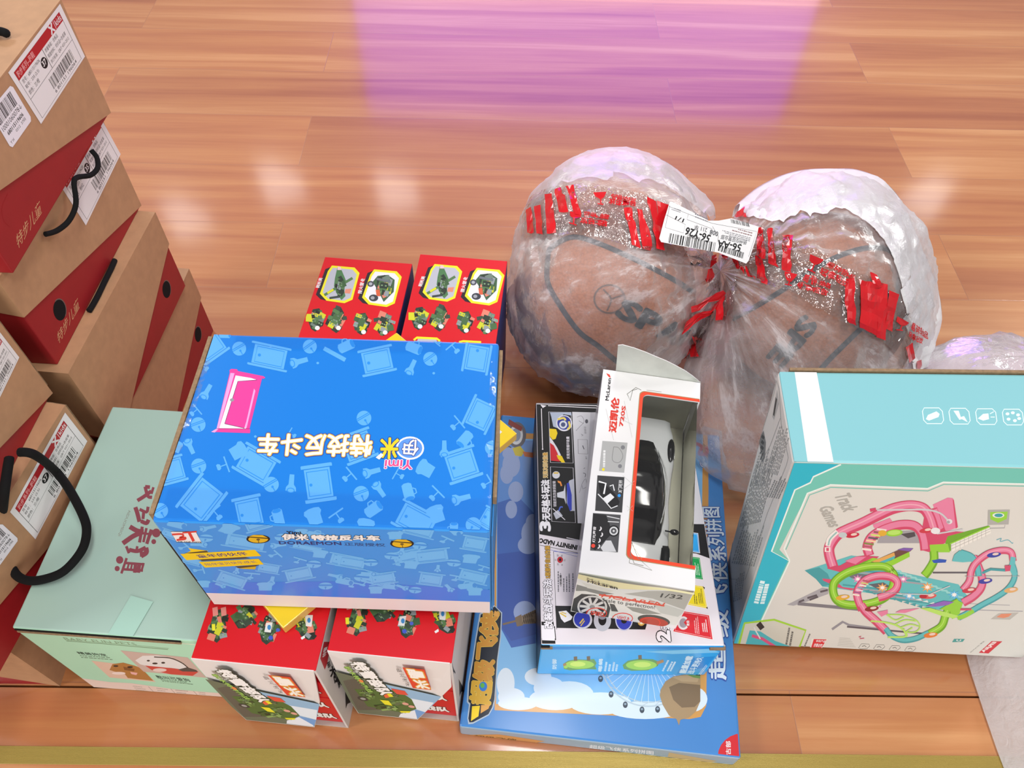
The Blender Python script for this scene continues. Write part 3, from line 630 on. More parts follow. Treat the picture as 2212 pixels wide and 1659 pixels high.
# --- yellow pack between the display cartons and the blue box
n_, f_, r_ = V((-.2112, .27397, 0)), V((-.13143, .66208, 0)), V((.01751, .50668, 0))
X = (r_-n_).normalized(); Yd = (f_-r_)-X*((f_-r_).dot(X)); wp, dp = (r_-n_).length*S, Yd.length*S
fr = Fr((n_.x*S, n_.y*S, ZR*S+.0004), X, Yd, (0, 0, 1)); hp = (ZY-ZR)*S-.0012
t = thing('yellow_game_pack', 'flat yellow shrink-wrapped pack with white squares, squeezed under the blue box', 'toy pack', fr.p((wp/2, dp/2, 0)))
YEL = M('#e9c81c', .3, .5); mb = MB(); mb.box(fr, (0, 0, 0), (wp, dp, hp), YEL, .001, lambda f: YEL if abs(f.normal.z) > .5 else M('#cfa54a', .4, .3))
A = Art(mb, face(fr, 'top', wp, dp, hp)); A.unit()
for x, y in ((.018, .026), (.018, .09), (wp-.08, .02), (wp-.07, .05), (wp-.075, dp-.075), (.03, dp-.07)):
    A.rect(x, y, x+.055, y+.042, M('#e2dedb', .3, .4)); A.rect(x+.012, y+.006, x+.034, y+.03, M('#4b3a7c', .3, .4))
A.rect(wp-.048, .012, wp-.010, .052, M('#e2dedb', .3, .4)); mb.build('pack_body', t)

# --- blue toy carton
BLUE = M('#0d76d0', .3, .35); BLUEF = M('#2c8fdf', .35, .2); PAT = M('#58a4e2', .3, .35); PATF = M('#62b4ee', .35, .2); LN = M('#2486da', .3, .35)
t, fr, mb, dm = carton('toy_car_carton', 'glossy blue carton printed with doors and bells, lying across the red display cartons', 'toy carton', -.284, .297, ZY, -.02, .276, .2, .18,
    dict(top=BLUE, front=BLUEF, left=KRAFTD, right=M('#2f7fc0', .4), back=BLUE, bottom=KRAFT), .0025)
def door(A, cx, cy, w, h, rot, P, Lc, sq=1.0):
    c, s = math.cos(math.radians(rot)), math.sin(math.radians(rot))
    T = lambda x, y: (cx+c*x*w/2-s*y*h/2, cy+(s*x*w/2+c*y*h/2)*sq)
    A.poly([T(-.82, -.8), (T(.82, -.8)), T(.82, .8), T(-.82, .8)], P)
    A.line([T(-.68, -.66), T(.68, -.66), T(.68, .66), T(-.68, .66)], min(w, h)*.035, Lc, closed=True)
    for y in (-1, 1): A.poly([T(-1, y*.84), T(1, y*.84), T(1, y*1.0), T(.93, y*1.03), T(-.93, y*1.03), T(-1, y*1.0)], P)
    A.ell(*T(-.5, .05), 9, 9*sq, Lc, n=10)
def bell(A, cx, cy, r, rot, P, Lc, sq=1.0):
    A.ell(cx, cy, r, r*sq, P); c, s = math.cos(math.radians(rot)), math.sin(math.radians(rot))
    T = lambda x, y: (cx+(c*x-s*y)*r, cy+(s*x+c*y)*r*sq)
    A.line([T(-1, -.1), T(1, -.1)], r*.12, Lc); A.line([T(-1, -.32), T(1, -.32)], r*.12, Lc); A.ell(*T(0, .35), r*.16, r*.16*sq, Lc, n=10); A.line([T(0, .4), T(0, .95)], r*.12, Lc)
def torch(A, cx, cy, l, rot, P, Lc, sq=1.0):
    c, s = math.cos(math.radians(rot)), math.sin(math.radians(rot)); T = lambda x, y: (cx+(c*x-s*y)*l, cy+(s*x+c*y)*l*sq)
    A.poly([T(-.5, -.14), T(.1, -.16), T(.28, -.3), T(.5, -.32), T(.5, .32), T(.28, .3), T(.1, .16), T(-.5, .14)], P); A.ell(*T(.46, 0), l*.16, l*.24*sq, Lc, rot); A.ell(*T(.46, 0), l*.11, l*.18*sq, P, rot)
def prop(A, cx, cy, l, rot, P, sq=1.0):
    c, s = math.cos(math.radians(rot)), math.sin(math.radians(rot)); T = lambda x, y: (cx+(c*x-s*y)*l, cy+(s*x+c*y)*l*sq)
    A.line([T(-.5, -.3), T(.5, -.3)], l*.09, P); A.line([T(0, -.3), T(0, .2)], l*.07, P); A.poly([T(-.2, .2), T(-.12, .08), T(.12, .08), T(.2, .2), T(.16, .32), T(-.16, .32)], P)
def mug(A, cx, cy, l, rot, P, Lc, sq=1.0):
    c, s = math.cos(math.radians(rot)), math.sin(math.radians(rot)); T = lambda x, y: (cx+(c*x-s*y)*l, cy+(s*x+c*y)*l*sq)
    A.poly([T(-.5, -.32), T(.4, -.34), T(.52, -.2), T(.52, .2), T(.4, .34), T(-.5, .32), T(-.6, .15), T(-.6, -.15)], P); A.ell(*T(.4, 0), l*.13, l*.28*sq, Lc, rot); A.line([T(-.2, -.33), T(-.1, -.5), T(.15, -.5), T(.2, -.34)], l*.08, P)
def bread(A, cx, cy, l, rot, P, sq=1.0):
    c, s = math.cos(math.radians(rot)), math.sin(math.radians(rot)); T = lambda x, y: (cx+(c*x-s*y)*l, cy+(s*x+c*y)*l*sq)
    A.poly([T(-.42, .5), T(-.45, -.1), T(-.58, -.3), T(-.5, -.52), T(-.2, -.6), T(.2, -.6), T(.5, -.52), T(.58, -.3), T(.45, -.1), T(.42, .5)], P)
k = 800/2107
A = Art(mb, face(fr, 'top', *dm), .001).view(320, 700, k)
for a in [(690, 185, 230, 135, 12), (1303, 208, 200, 150, -12), (1870, 195, 175, 150, 100), (355, 125, 170, 150, -35), (615, 800, 230, 170, 30), (970, 905, 180, 210, -8), (305, 1000, 250, 190, -52), (575, 1075, 170, 190, -12), (1525, 1120, 250, 160, 28), (1785, 800, 200, 180, -18), (1890, 515, 190, 150, -65), (140, 830, 150, 150, -15), (1195, 695, 190, 170, -20), (1640, 60, 120, 80, 40), (1945, 1110, 120, 120, 30), (590, 640, 0, 0, 0)][:15]: door(A, *a, PAT, LN)
for a in [(518, 140, 40, -30), (920, 128, 40, -35), (1605, 198, 40, -35), (285, 572, 42, -20), (288, 808, 43, -20), (700, 913, 44, -30), (1212, 965, 44, -20), (1228, 535, 42, -30), (1850, 1143, 44, 30), (1958, 705, 42, 20), (70, 1062, 44, -30)]: bell(A, *a, PAT, LN)
for a in [(862, 213, 95, 165), (1500, 243, 85, 115), (335, 382, 85, 120), (240, 700, 85, -115), (815, 903, 95, 95), (1275, 840, 95, 165), (1318, 945, 90, -125), (1785, 992, 100, 165), (1685, 705, 85, 90)]: torch(A, *a, PAT, LN)
for a in [(320, 245, 80, -50), (1745, 140, 90, -40), (420, 808, 95, 70), (1135, 868, 95, 50), (1630, 975, 100, 45), (392, 1085, 100, -40), (1750, 575, 95, 50), (1925, 910, 95, 60), (1085, 1100, 100, -35), (262, 500, 80, 50), (820, 630, 70, -60), (1430, 860, 80, -60)]: prop(A, *a, PAT)
for a in [(1130, 125, 85, -25), (1515, 138, 85, 20), (1800, 658, 90, 130), (1480, 958, 90, 75), (1285, 1052, 95, -35), (740, 1098, 90, -105), (440, 60, 60, 0), (1740, 1165, 70, -90)]: mug(A, *a, PAT, LN)
for a in [(512, 725, 85, 60), (1580, 825, 85, -60), (945, 1100, 90, -20), (1640, 1085, 90, -20), (1235, 1160, 90, 10), (160, 700, 60, 20)]: bread(A, *a, PAT)
A.line([(1000, 138), (1122, 205)], 24, PAT)
for x, y in ((965, 222), (1625, 280), (610, 640)): A.ell(x, y, 8, 7, PAT, n=10)
# pink door standing by itself
A.view(430, 770, 350/2212); PK, PKD, PKL = M('#dc3c93', .3, .3), M('#c22f7d', .3, .3), M('#dd9ad0', .3, .3)
A.poly([(165, 1030), (240, 985), (420, 220), (415, 190), (440, 170), (520, 175), (530, 200), (880, 270), (905, 290), (880, 305), (860, 300), (690, 985), (700, 1010), (695, 1048)], PK)
A.poly([(165, 1030), (240, 985), (430, 225), (485, 230), (270, 985), (215, 1040)], PKL); A.poly([(275, 980), (500, 260), (710, 295), (790, 320), (640, 985)], M('#e9e4ea', .3))
A.poly([(350, 920), (530, 340), (790, 320), (740, 540), (620, 980)], PK); A.line([(350, 920), (530, 340), (790, 322)], 7, M('#5a2a50')); A.line([(350, 920), (620, 980)], 7, M('#5a2a50')); A.poly([(625, 975), (650, 975), (770, 470), (750, 440)], PKL)
A.line([(240, 988), (690, 988)], 6, M('#8a2a62')); A.ell(450, 595, 28, 22, M('#8f8a92'))
A.view(320, 700, k)
GY = M('#e8e4de', .3)
A.text('特技反斗车', (1278, 634), (632, 626), (1266, 754), M('#e6b82c', .3), .06, M('#3a3f9c', .3), .035); A.text('特技反斗车', (1278, 634), (632, 626), (1266, 754), GY, .028)
A.ell(1490, 706, 80, 66, M('#e8e4ea', .3)); A.ell(1490, 706, 70, 56, M('#5a8fe0', .3)); A.text('伊', (1540, 660), (1450, 655), (1535, 750), GY, .02, M('#2a3a90'), .04)
A.text('米', (1425, 650), (1325, 650), (1420, 765), M('#e9c82c', .3), .035, M('#24307c', .3), .04)
A.poly([(1295, 760), (1325, 735), (1340, 745), (1315, 772)], GY); A.text('Yimi', (1505, 775), (1350, 775), (1500, 825), M('#d84a86', .3), .02, M('#e8d8e4', .3), .05)
# front
A = Art(mb, face(fr, 'front', *dm), .001).view(320, 1110, 400/2212)
F2 = face(fr, 'front', *dm)
A.put([(0, 0), (F2.su, 0), (F2.su, F2.sv*.165), (0, F2.sv*.165)], M('#ddd2d0', .4)); A.flush(); A.put([(0, F2.sv*.165), (F2.su, F2.sv*.165), (F2.su, F2.sv*.33), (F2.su*.5, F2.sv*.38), (0, F2.sv*.30)], M('#2f7fe0', .35, .2)); A.flush()
D = [(1160, 340, 560, 210, 12), (1000, 790, 420, 200, 22), (1290, 100, 340, 260, -20), (280, 250, 300, 130, 25), (520, 560, 260, 120, 20), (1440, 650, 300, 150, 12), (1900, 405, 420, 90, 15), (1800, 720, 380, 200, -14), (2350, 560, 420, 190, 14), (2750, 780, 380, 190, 18), (3100, 500, 420, 180, -15)]
for a in D: door(A, *a, PATF, BLUEF, .75)
for a in [(690, 290, 90, 10), (1600, 280, 90, 10), (1980, 600, 90, 10), (2550, 760, 90, 10), (2120, 860, 85, 0)]: bell(A, *a, PATF, BLUEF, .5)
for a in [(720, 165, 190, 160), (600, 365, 190, 0), (1560, 375, 180, 170), (1480, 790, 150, 100), (1060, 670, 130, 100), (2230, 740, 170, 20), (860, 850, 130, 30)]: torch(A, *a, PATF, BLUEF, .6)
for a in [(420, 400, 190, 60), (600, 670, 200, 80), (1500, 490, 200, 60), (1230, 740, 200, 10), (1790, 560, 180, 30), (2440, 850, 180, 20)]: prop(A, *a, PATF, .5)
for a in [(350, 130, 210, 25), (2000, 250, 200, 20), (2900, 870, 170, 10)]: mug(A, *a, PATF, BLUEF, .5)
for a in [(960, 180, 210, 30), (1830, 220, 140, 0), (2050, 480, 170, 10), (1400, 870, 180, 0), (660, 840, 150, 0)]: bread(A, *a, PATF, .5)
A.view(700, 1130, 400/2212)
for a in [(1280, 390, 480, 210, -8), (1800, 245, 330, 230, 12), (1275, 670, 330, 200, 10), (1780, 640, 400, 190, 16), (1130, 80, 440, 200, 18), (700, 660, 360, 180, -10), (330, 470, 380, 170, 12)]: door(A, *a, PATF, BLUEF, .75)
for a in [(1145, 268, 88, 10), (1555, 475, 84, 10), (805, 390, 84, 10), (1090, 800, 76, 10), (560, 470, 84, 0)]: bell(A, *a, PATF, BLUEF, .5)
for a in [(1440, 205, 200, 40), (1570, 660, 190, 20), (1890, 540, 170, 30), (480, 720, 190, 30), (900, 480, 180, 20)]: prop(A, *a, PATF, .5)
for a in [(930, 320, 150, 100), (1360, 535, 130, 95), (1490, 770, 150, 60), (520, 600, 160, 10), (930, 760, 150, 30)]: torch(A, *a, PATF, BLUEF, .6)
for a in [(1570, 95, 190, 60), (1720, 750, 200, -10), (250, 700, 190, 20)]: mug(A, *a, PATF, BLUEF, .5)
for a in [(1750, 430, 190, 10), (1040, 500, 170, 10), (1800, 820, 170, 0), (620, 800, 160, 0), (850, 150, 170, 0)]: bread(A, *a, PATF, .5)
A.view(320, 1110, 400/2212)
A.poly([(268, 210), (570, 210), (640, 345), (340, 335)], M('#e6e2e0', .4)); A.line([(268, 210), (570, 210), (640, 345), (340, 335)], 6, INK, closed=True)
A.line([(285, 245), (400, 240), (420, 265), (370, 285), (440, 280), (440, 300), (340, 310)], 22, M('#cf3a30'), 3); A.line([(410, 225), (580, 210)], 18, M('#cf3a30')); A.line([(490, 220), (545, 325)], 34, M('#cf3a30')); A.text('TIP TOP TOYS', (358, 335), (635, 342), (350, 322), INK, .02)
YB, BD = M('#e6c418', .35), M('#4a4128', .5)
A.poly([(480, 408), (600, 425), (720, 440), (640, 470), (440, 475), (510, 440)], YB); A.poly([(430, 468), (700, 438), (720, 462), (600, 475)], BD)
A.poly([(385, 478), (1275, 428), (1350, 502), (460, 552)], YB); A.text('童年的伙伴', (610, 525), (1200, 490), (560, 487), M('#33327a'), .01)
A.poly([(600, 545), (1160, 515), (1220, 530), (650, 562)], BD); A.poly([(605, 572), (1320, 535), (1380, 602), (680, 640)], YB); A.text('陪伴宝贝快乐成长', (700, 618), (1310, 582), (665, 590), M('#4a4a80')); A.poly([(1040, 628), (1330, 607), (1250, 640), (1075, 645)], BD); A.poly([(1080, 648), (1290, 625), (1280, 660), (1140, 655)], M('#c8a81c'))
def fbell(x, y): A.ell(x, y+10, 142, 52, INK); A.ell(x, y+12, 118, 42, M('#d8b022', .35)); A.line([(x-130, y-18), (x+130, y+2)], 12, INK); A.poly([(x-110, y-20), (x-60, y-40), (x+50, y-38), (x+115, y-5)], M('#d8b022', .35)); A.ell(x, y+15, 22, 12, M('#6a531c')); A.line([(x, y+20), (x+8, y+55)], 9, M('#6a531c'))
fbell(1315, 290); fbell(1315+1718, 344)
A.text('伊米', (1610, 305), (1915, 310), (1600, 238), M('#e9e6e2', .4), .05, INK, .06); A.text('Yimi', (1660, 235), (1830, 238), (1650, 205), INK, .03)
A.text('特技反斗车', (1960, 310), (2765, 318), (1950, 250), M('#e9e6e2', .4), .06, INK, .05)
A.text('DORAEMON', (1570, 362), (2310, 372), (1560, 325), M('#1f2f6a', .4), .02); A.text('正版授权', (2345, 378), (2835, 392), (2335, 340), M('#2a4a80', .4), .01)
mb.build('carton_body', t)
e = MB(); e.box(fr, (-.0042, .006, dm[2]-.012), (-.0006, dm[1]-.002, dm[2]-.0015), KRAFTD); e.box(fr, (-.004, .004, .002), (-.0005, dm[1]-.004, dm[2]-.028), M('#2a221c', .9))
e.build('side_flap', t)
e = MB(); e.box(fr, (dm[0]+.0004, .003, .001), (dm[0]+.0016, dm[1]-.003, dm[2]-.014), M('#2f7fc0', .4)); e.build('tuck_flap', t)
e = MB(); e.box(fr, (dm[0]+.0005, .03, dm[2]-.014), (dm[0]+.0034, dm[1]-.006, dm[2]-.003), KRAFTD); e.build('tuck_flap', t)
CT = clear('wrinkled_clear_tape', (.985, .99, 1.0), .0, .1, .5, 30, .28)
for q in ([(.004, .001), (dm[0]-.004, .001), (dm[0]-.004, .026), (.004, .028)], [(.02, dm[1]-.016), (dm[0]-.05, dm[1]-.014), (dm[0]-.05, dm[1]-.001), (.02, dm[1]-.001)], [(dm[0]-.007, .02), (dm[0]-.001, .02), (dm[0]-.001, dm[1]-.02), (dm[0]-.006, dm[1]-.02)], [(.001, .03), (.006, .03), (.006, dm[1]-.03), (.001, dm[1]-.03)]):
    e = MB(); P = [fr.p((u, v, dm[2]+.0011)) for u, v in q]; n = 24; m_ = 4; horiz = q[1][0]-q[0][0] > .05
    rows = []
    for j in range(m_+1):
        r_ = []
        for i in range(n+1):
            a_, b_ = (i/n, j/m_) if horiz else (j/m_, i/n)
            p = (P[0]*(1-a_)+P[1]*a_)*(1-b_)+(P[3]*(1-a_)+P[2]*a_)*b_; r_.append(p+fr.Z*.0007*abs(noise.noise(p*90)))
        rows.append(r_)
    e.grid(rows, CT, True); e.build('clear_tape', t)
# ------------------------------------------------------------------ flat puzzle box
PB = M('#4583c6', .28, .2); PBS = M('#8fa9bd', .4, .3); SKY = M('#7db6e6', .28, .4); CLD = M('#d6e2ef', .28, .4); TAN = M('#cf9650', .28, .4)
t, fr, mb, dm = carton('puzzle_box', 'large flat blue puzzle box with a tan-framed sky picture, lying on the floor', 'puzzle box', -.044, .233, 0, -.0965, .322, .44, .035,
    dict(top=PB, front=PBS, left=M('#2c5ca8', .4), right=M('#3c7cc8', .35, .3), back=PB, bottom=PB), .0025)
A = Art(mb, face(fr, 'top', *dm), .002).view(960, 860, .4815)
# picture area: from the far edge down to the tan frame
A.poly([(225, 150), (410, 160), (1180, 120), (1185, 400), (1175, 1380), (1150, 1430), (1100, 1440), (225, 1400)], TAN)
A.poly([(235, 175), (1160, 150), (1145, 1375), (1125, 1395), (232, 1372)], SKY)
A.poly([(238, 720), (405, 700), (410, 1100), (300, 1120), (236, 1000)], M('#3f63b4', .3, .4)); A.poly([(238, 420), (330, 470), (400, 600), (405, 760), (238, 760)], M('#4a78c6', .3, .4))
CLD_SHADE = M('#93a4cf', .28, .4)  # cloud print darkened, partly painted-in shade of the blue carton
A.poly([(236, 190), (410, 190), (410, 720), (236, 720)], M('#5f8ccf', .28, .4)); A.poly([(238, 470), (330, 440), (405, 520), (405, 720), (238, 760)], M('#4468b4', .3, .4)); A.poly([(238, 700), (405, 680), (410, 1060), (300, 1090), (236, 1000)], M('#3c58a6', .3, .4))  # darker sky print, the blue carton's shade partly painted into it
for x, y, rx, ry in ((300, 300, 40, 55), (280, 340, 30, 45), (320, 420, 34, 46), (300, 500, 26, 40), (385, 610, 40, 60), (375, 660, 46, 40), (395, 560, 30, 40), (360, 960, 50, 50), (300, 250, 40, 30)): A.ell(x, y, rx, ry, CLD_SHADE)
for x, y, rx, ry in ((275, 1280, 40, 70), (300, 1340, 60, 40), (330, 1370, 90, 30), (560, 1330, 110, 60), (500, 1350, 120, 50), (700, 1370, 140, 50), (900, 1400, 160, 40), (1100, 1350, 80, 60), (420, 1250, 60, 40), (470, 1300, 70, 50)): A.ell(x, y, rx, ry, CLD)
A.poly([(235, 175), (300, 175), (290, 190), (235, 190)], TAN); A.poly([(340, 160), (410, 162), (410, 184), (340, 182)], TAN)
# round clock tower at the far end
A.ell(325, 165, 42, 58, M('#6d6a70', .35)); A.ell(322, 165, 30, 44, M('#cfd0d4', .35)); A.ell(322, 165, 20, 30, M('#8a93a4', .35)); A.poly([(290, 95), (350, 130), (345, 150), (285, 118)], M('#8a4a44', .35))
A.poly([(305, 225), (340, 215), (360, 240), (345, 262), (318, 258)], M('#c9b84a', .35)); A.poly([(350, 240), (400, 245), (400, 268), (360, 262)], M('#d87a4a', .35)); A.line([(260, 205), (300, 222)], 5, M('#5d5a66'))
# lattice tower lying across the picture
TB = M('#7c6a58', .35); A.line([(262, 1015), (320, 1000)], 9, TB); A.poly([(316, 985), (345, 970), (352, 1020), (325, 1025)], TB); A.poly([(345, 978), (410, 948), (412, 1010), (350, 1015)], M('#8d7a66', .35))
for i in range(7):
    x = 352+i*9; A.line([(x, 975-i*4), (x+9, 1012)], 3, M('#4c4036')); A.line([(x, 1012), (x+9, 972-i*4)], 3, M('#4c4036'))
A.line([(400, 990), (470, 960)], 40, TB)
# big wheel
A.view(1120, 1150, .30675); cx, cy = 915, 870
for rr, wd in ((345, 10), (318, 7)): A.line([(cx+rr*1.0*math.cos(a), cy+rr*1.03*math.sin(a)) for a in [i*2*math.pi/60 for i in range(60)]], wd, M('#b7c6d2', .3), closed=True)
for i in range(40):
    a = i*2*math.pi/40; A.line([(cx, cy), (cx+325*math.cos(a), cy+335*math.sin(a))], 3, M('#e3edf4', .3)); 
for i in range(24):
    a = i*2*math.pi/24; A.line([(cx+318*math.cos(a), cy+328*math.sin(a)), (cx+345*math.cos(a+.13), cy+355*math.sin(a+.13))], 4, M('#b7c6d2', .3))
for a in (20, 42, 62, 80, 97, 116, 135, 155): q = math.radians(a); x, y = cx+372*math.cos(q), cy+383*math.sin(q); A.ell(x, y, 17, 23, M('#3c4654', .3)); A.ell(x, y-5, 9, 8, M('#8fa0b0', .3))
# weathered stone lump
A.poly([(1000, 1110), (1035, 1050), (1090, 1015), (1180, 1000), (1280, 1010), (1280, 1190), (1250, 1260), (1200, 1305), (1140, 1320), (1130, 1360), (1112, 1315), (1060, 1290), (1015, 1215), (995, 1150)], M('#a78a66', .35))
A.poly([(1060, 1090), (1130, 1060), (1280, 1075), (1280, 1190), (1240, 1230), (1150, 1235), (1090, 1180)], M('#7d664c', .35)); A.poly([(1080, 1020), (1180, 1005), (1275, 1015), (1260, 1055), (1150, 1050)], M('#b89a74', .35)); A.poly([(1180, 1000), (1280, 1010), (1278, 1030), (1230, 1022)], M('#6f8f4a', .35))
# red corner badge
A.ell(1578, 1580, 175, 165, M('#cf2530', .28, .4)); A.text('古部', (1495, 1565), (1495, 1470), (1460, 1565), WHITE, .02)
# title down one edge
A.view(990, 1280, .22853); NV, GD = M('#17202f', .3, .3), M('#c98f3a', .3, .3)
A.poly([(340, 120), (415, 190), (405, 420), (375, 640), (350, 1010), (330, 1090), (290, 1160), (140, 1240), (95, 1245), (85, 1190), (100, 1060), (80, 1035), (90, 860), (130, 640), (160, 440), (200, 200)], M('#aebccb', .3))
A.poly([(345, 132), (405, 195), (395, 420), (365, 640), (340, 1010), (320, 1085), (285, 1150), (140, 1225), (105, 1228), (95, 1190), (115, 1050), (95, 1030), (103, 860), (143, 640), (172, 440), (212, 210)], NV)
A.text('侠', (365, 425), (385, 190), (200, 410), GD, .05, M('#e6c860'), .02); A.text('飞', (345, 640), (365, 425), (175, 625), GD, .05, M('#d8b850'), .02); A.text('级', (325, 840), (340, 645), (140, 830), GD, .05, M('#d8b850'), .02); A.text('超', (300, 1060), (320, 845), (110, 1050), M('#d7a93a', .3), .05, M('#e6c860'), .02)
A.poly([(130, 1075), (205, 1070), (190, 1170), (120, 1215)], M('#f0cf2c', .3)); A.poly([(215, 1065), (300, 1060), (285, 1100), (210, 1145)], M('#d9a050', .3)); A.poly([(345, 170), (385, 195), (380, 235), (330, 215)], M('#d9a050', .3))
A.ell(235, 890, 38, 45, M('#2a78d0', .3)); A.ell(228, 880, 20, 24, M('#5fb04a', .3))
# white edge lettering on the other long side
A.view(0, 0, 1); EL = M('#cfdcea', .3, .3); EO = M('#2a4fa0', .3, .3)
for c, (y0, y1), x in (('超', (1468, 1392), 1532), ('级', (1376, 1318), 1538), ('飞', (1310, 1262), 1536), ('侠', (1256, 1216), 1536), ('系', (1212, 1180), 1532), ('列', (1178, 1150), 1528), ('拼', (1148, 1122), 1522), ('图', (1118, 1096), 1518)):
    A.text(c, (x+37, y0), (x+35, y1), (x, y0), EL, .02, EO, .045)
A.view(1150, 730, 470/1659)
A.ell(1305, 945, 34, 45, M('#2a4f9c', .3)); A.ell(1305, 945, 30, 41, M('#e6eaf0', .3)); A.ell(1305, 945, 26, 36, M('#223f8c', .3)); A.text('6+', (1325, 975), (1325, 915), (1288, 975), WHITE, .05)
A.line([(1235, 800), (1290, 830), (1270, 885), (1330, 880), (1325, 830)], 26, M('#d8343c', .3), 4); A.text('6 AU', (1380, 850), (1372, 770), (1360, 850), M('#bcd0e8'))
mb2 = Art(mb, face(fr, 'front', *dm), .001).view(990, 1280, .22853); mb2.poly([(80, 1345), (380, 1340), (820, 1405), (700, 1425), (350, 1395)], TAN); mb2.text('超级飞侠', (160, 1370), (560, 1410), (150, 1345), M('#5c4a1c'), .02)
mb2.view(1120, 1150, .30675); mb2.text('超级飞侠系列拼图', (500, 1520), (950, 1565), (500, 1495), M('#dfe4ea'), .02); mb2.poly([(1060, 1550), (1400, 1610), (1330, 1625), (1050, 1580)], M('#b9a67c'))
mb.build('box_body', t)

# ------------------------------------------------------------------ black and white spinning-top box
BK = M('#0e0e12', .4); WT = M('#ddd6dc', .32, .3); CY = M('#2aa4e6', .3, .3); BKT = M('#15151a', .3, .3)
t, fr, mb, dm = carton('spinning_top_box', 'black and white boxed toy with a sky blue end, lying on the puzzle box', 'toy box', .046, .293, .0353, .005, .202, .326, .104-.0003,
    dict(top=WT, front=CY, left=BK, right=M('#20242c', .3), back=BK, bottom=BK), .002)
A = Art(mb, face(fr, 'top', *dm), .0012).view(1150, 860, 170/830)
A.poly([(10, 30), (2200, 30), (2200, 1810), (1730, 1640), (380, 1490), (45, 1430)], BK)
A.line([(20, 60), (1700, 110)], 8, WT); A.line([(165, 80), (690, 105)], 7, WT); A.line([(95, 110), (108, 540)], 8, WT); A.ell(108, 538, 8, 8, WT); A.poly([(85, 70), (150, 80), (110, 105)], WT)
A.text('3', (190, 1395), (185, 1305), (85, 1395), M('#e8e6ea'), .05); A.text('·无尽格斗玩法', (190, 1300), (178, 865), (105, 1300), M('#e8e6ea'), .05, M('#4a4a52'), .05)
A.text('无限次回收能量', (163, 842), (160, 572), (112, 845), M('#c8922c'), .02, M('#e8e4c0'), .05)
W1 = M('#d8d4dc', .3)
A.line([(172, 145), (408, 150), (430, 685), (190, 680)], 5, W1, closed=True); A.poly([(185, 150), (410, 152), (415, 185), (330, 170), (250, 250), (300, 330), (220, 300), (200, 200)], M('#aab4c8'))
A.ell(335, 265, 85, 85, M('#d7d5df')); A.ell(335, 262, 72, 72, M('#2c3690')); A.line([(265, 225), (330, 210), (350, 235)], 22, M('#dcc860'), 3); A.line([(385, 245), (395, 300), (370, 330)], 22, M('#dcc860'), 3); A.ell(325, 280, 42, 42, M('#cfd2dc')); A.ell(325, 280, 24, 24, M('#4a5278'))
A.poly([(180, 322), (250, 328), (265, 370), (245, 430), (215, 440), (182, 400)], M('#e6c61c')); A.poly([(185, 410), (215, 450), (260, 520), (300, 600), (290, 660), (195, 660)], W1); A.poly([(185, 470), (225, 500), (265, 580), (290, 670), (195, 660)], M('#c92630')); A.poly([(255, 600), (310, 610), (345, 680), (310, 680), (270, 640)], M('#e6c61c'))
A.text('实现无限循环能量', (395, 640), (390, 405), (362, 640), W1, .02)
A.line([(190, 725), (430, 735), (455, 1315), (205, 1300)], 5, W1, closed=True)
A.ell(250, 810, 40, 38, M('#cfcfd4')); A.line([(225, 790), (275, 790)], 14, M('#d6b23c')); A.poly([(265, 870), (300, 880), (315, 925), (300, 930), (290, 900), (270, 890)], M('#e08a3c')); A.text('钥能尼克改装钥能锤', (255, 1145), (245, 875), (222, 1145), W1, .01)
A.poly([(390, 870), (440, 850), (450, 1190), (400, 1190), (360, 1100), (365, 930)], M('#b9bcc8')); A.poly([(362, 900), (385, 890), (415, 1020), (415, 1180), (395, 1190), (368, 1110)], M('#2f3fb0')); A.poly([(260, 1000), (330, 980), (345, 910), (355, 1120), (335, 1060), (262, 1045)], M('#c9ccd4')); A.line([(280, 1190), (295, 1150), (320, 1150)], 14, M('#4a62c4'), 3)
A.poly([(220, 1215), (270, 1180), (320, 1240), (250, 1280)], M('#b4b7c2')); A.line([(215, 1165), (345, 1285)], 8, W1)
A.poly([(420, 145), (610, 150), (1900, 150), (1900, 1330), (478, 1320)], M('#c9c8ce', .3)); A.poly([(612, 150), (1900, 150), (1900, 700), (560, 1200)], M('#b4b2ba', .3))
gl = M('#8d8c94'); A.line([(470, 200), (520, 190), (545, 250), (500, 300), (460, 345)], 5, gl, 4); A.line([(490, 240), (540, 270)], 5, gl); A.ell(572, 245, 16, 22, M('#55545c')); A.text('启动机芯', (570, 375), (565, 300), (548, 375), M('#55545c')); A.line([(480, 435), (578, 440), (585, 590), (485, 585)], 4, M('#4a4950'), closed=True); A.line([(530, 500), (545, 540)], 8, M('#4a4950')); A.text('展开', (578, 645), (575, 615), (562, 645), M('#55545c'))
A.line([(520, 910), (560, 850), (570, 930), (530, 960)], 5, gl, 4, True); A.line([(535, 790), (560, 800), (555, 835)], 6, M('#5a5960'), 3); A.line([(495, 1000), (520, 920)], 4, gl); A.line([(515, 380), (535, 392), (520, 400)], 4, INK); A.line([(540, 745), (555, 735)], 4, INK)
A.poly([(48, 1432), (380, 1490), (420, 1640), (60, 1545)], WT); A.line([(360, 1472), (520, 1505)], 8, W1)
A.text('INFINITY NADO', (475, 1555), (75, 1478), (465, 1600), INK, .06)
A.line([(50, 1545), (520, 1640)], 4, INK); A.line([(190, 1600), (510, 1680)], 3, M('#5a6ac0'))
A.view(1140, 1160, 460/2212)
A.text('1', (275, 1040), (268, 960), (150, 1035), M('#e8e4ea'), .05, INK, .05); A.text('改装战斗玩法', (260, 950), (248, 450), (172, 950), M('#e8e4ea'), .045, INK, .045); A.text('5层部件自由改装', (236, 430), (232, 92), (182, 430), M('#d2a23c'), .03, INK, .05)
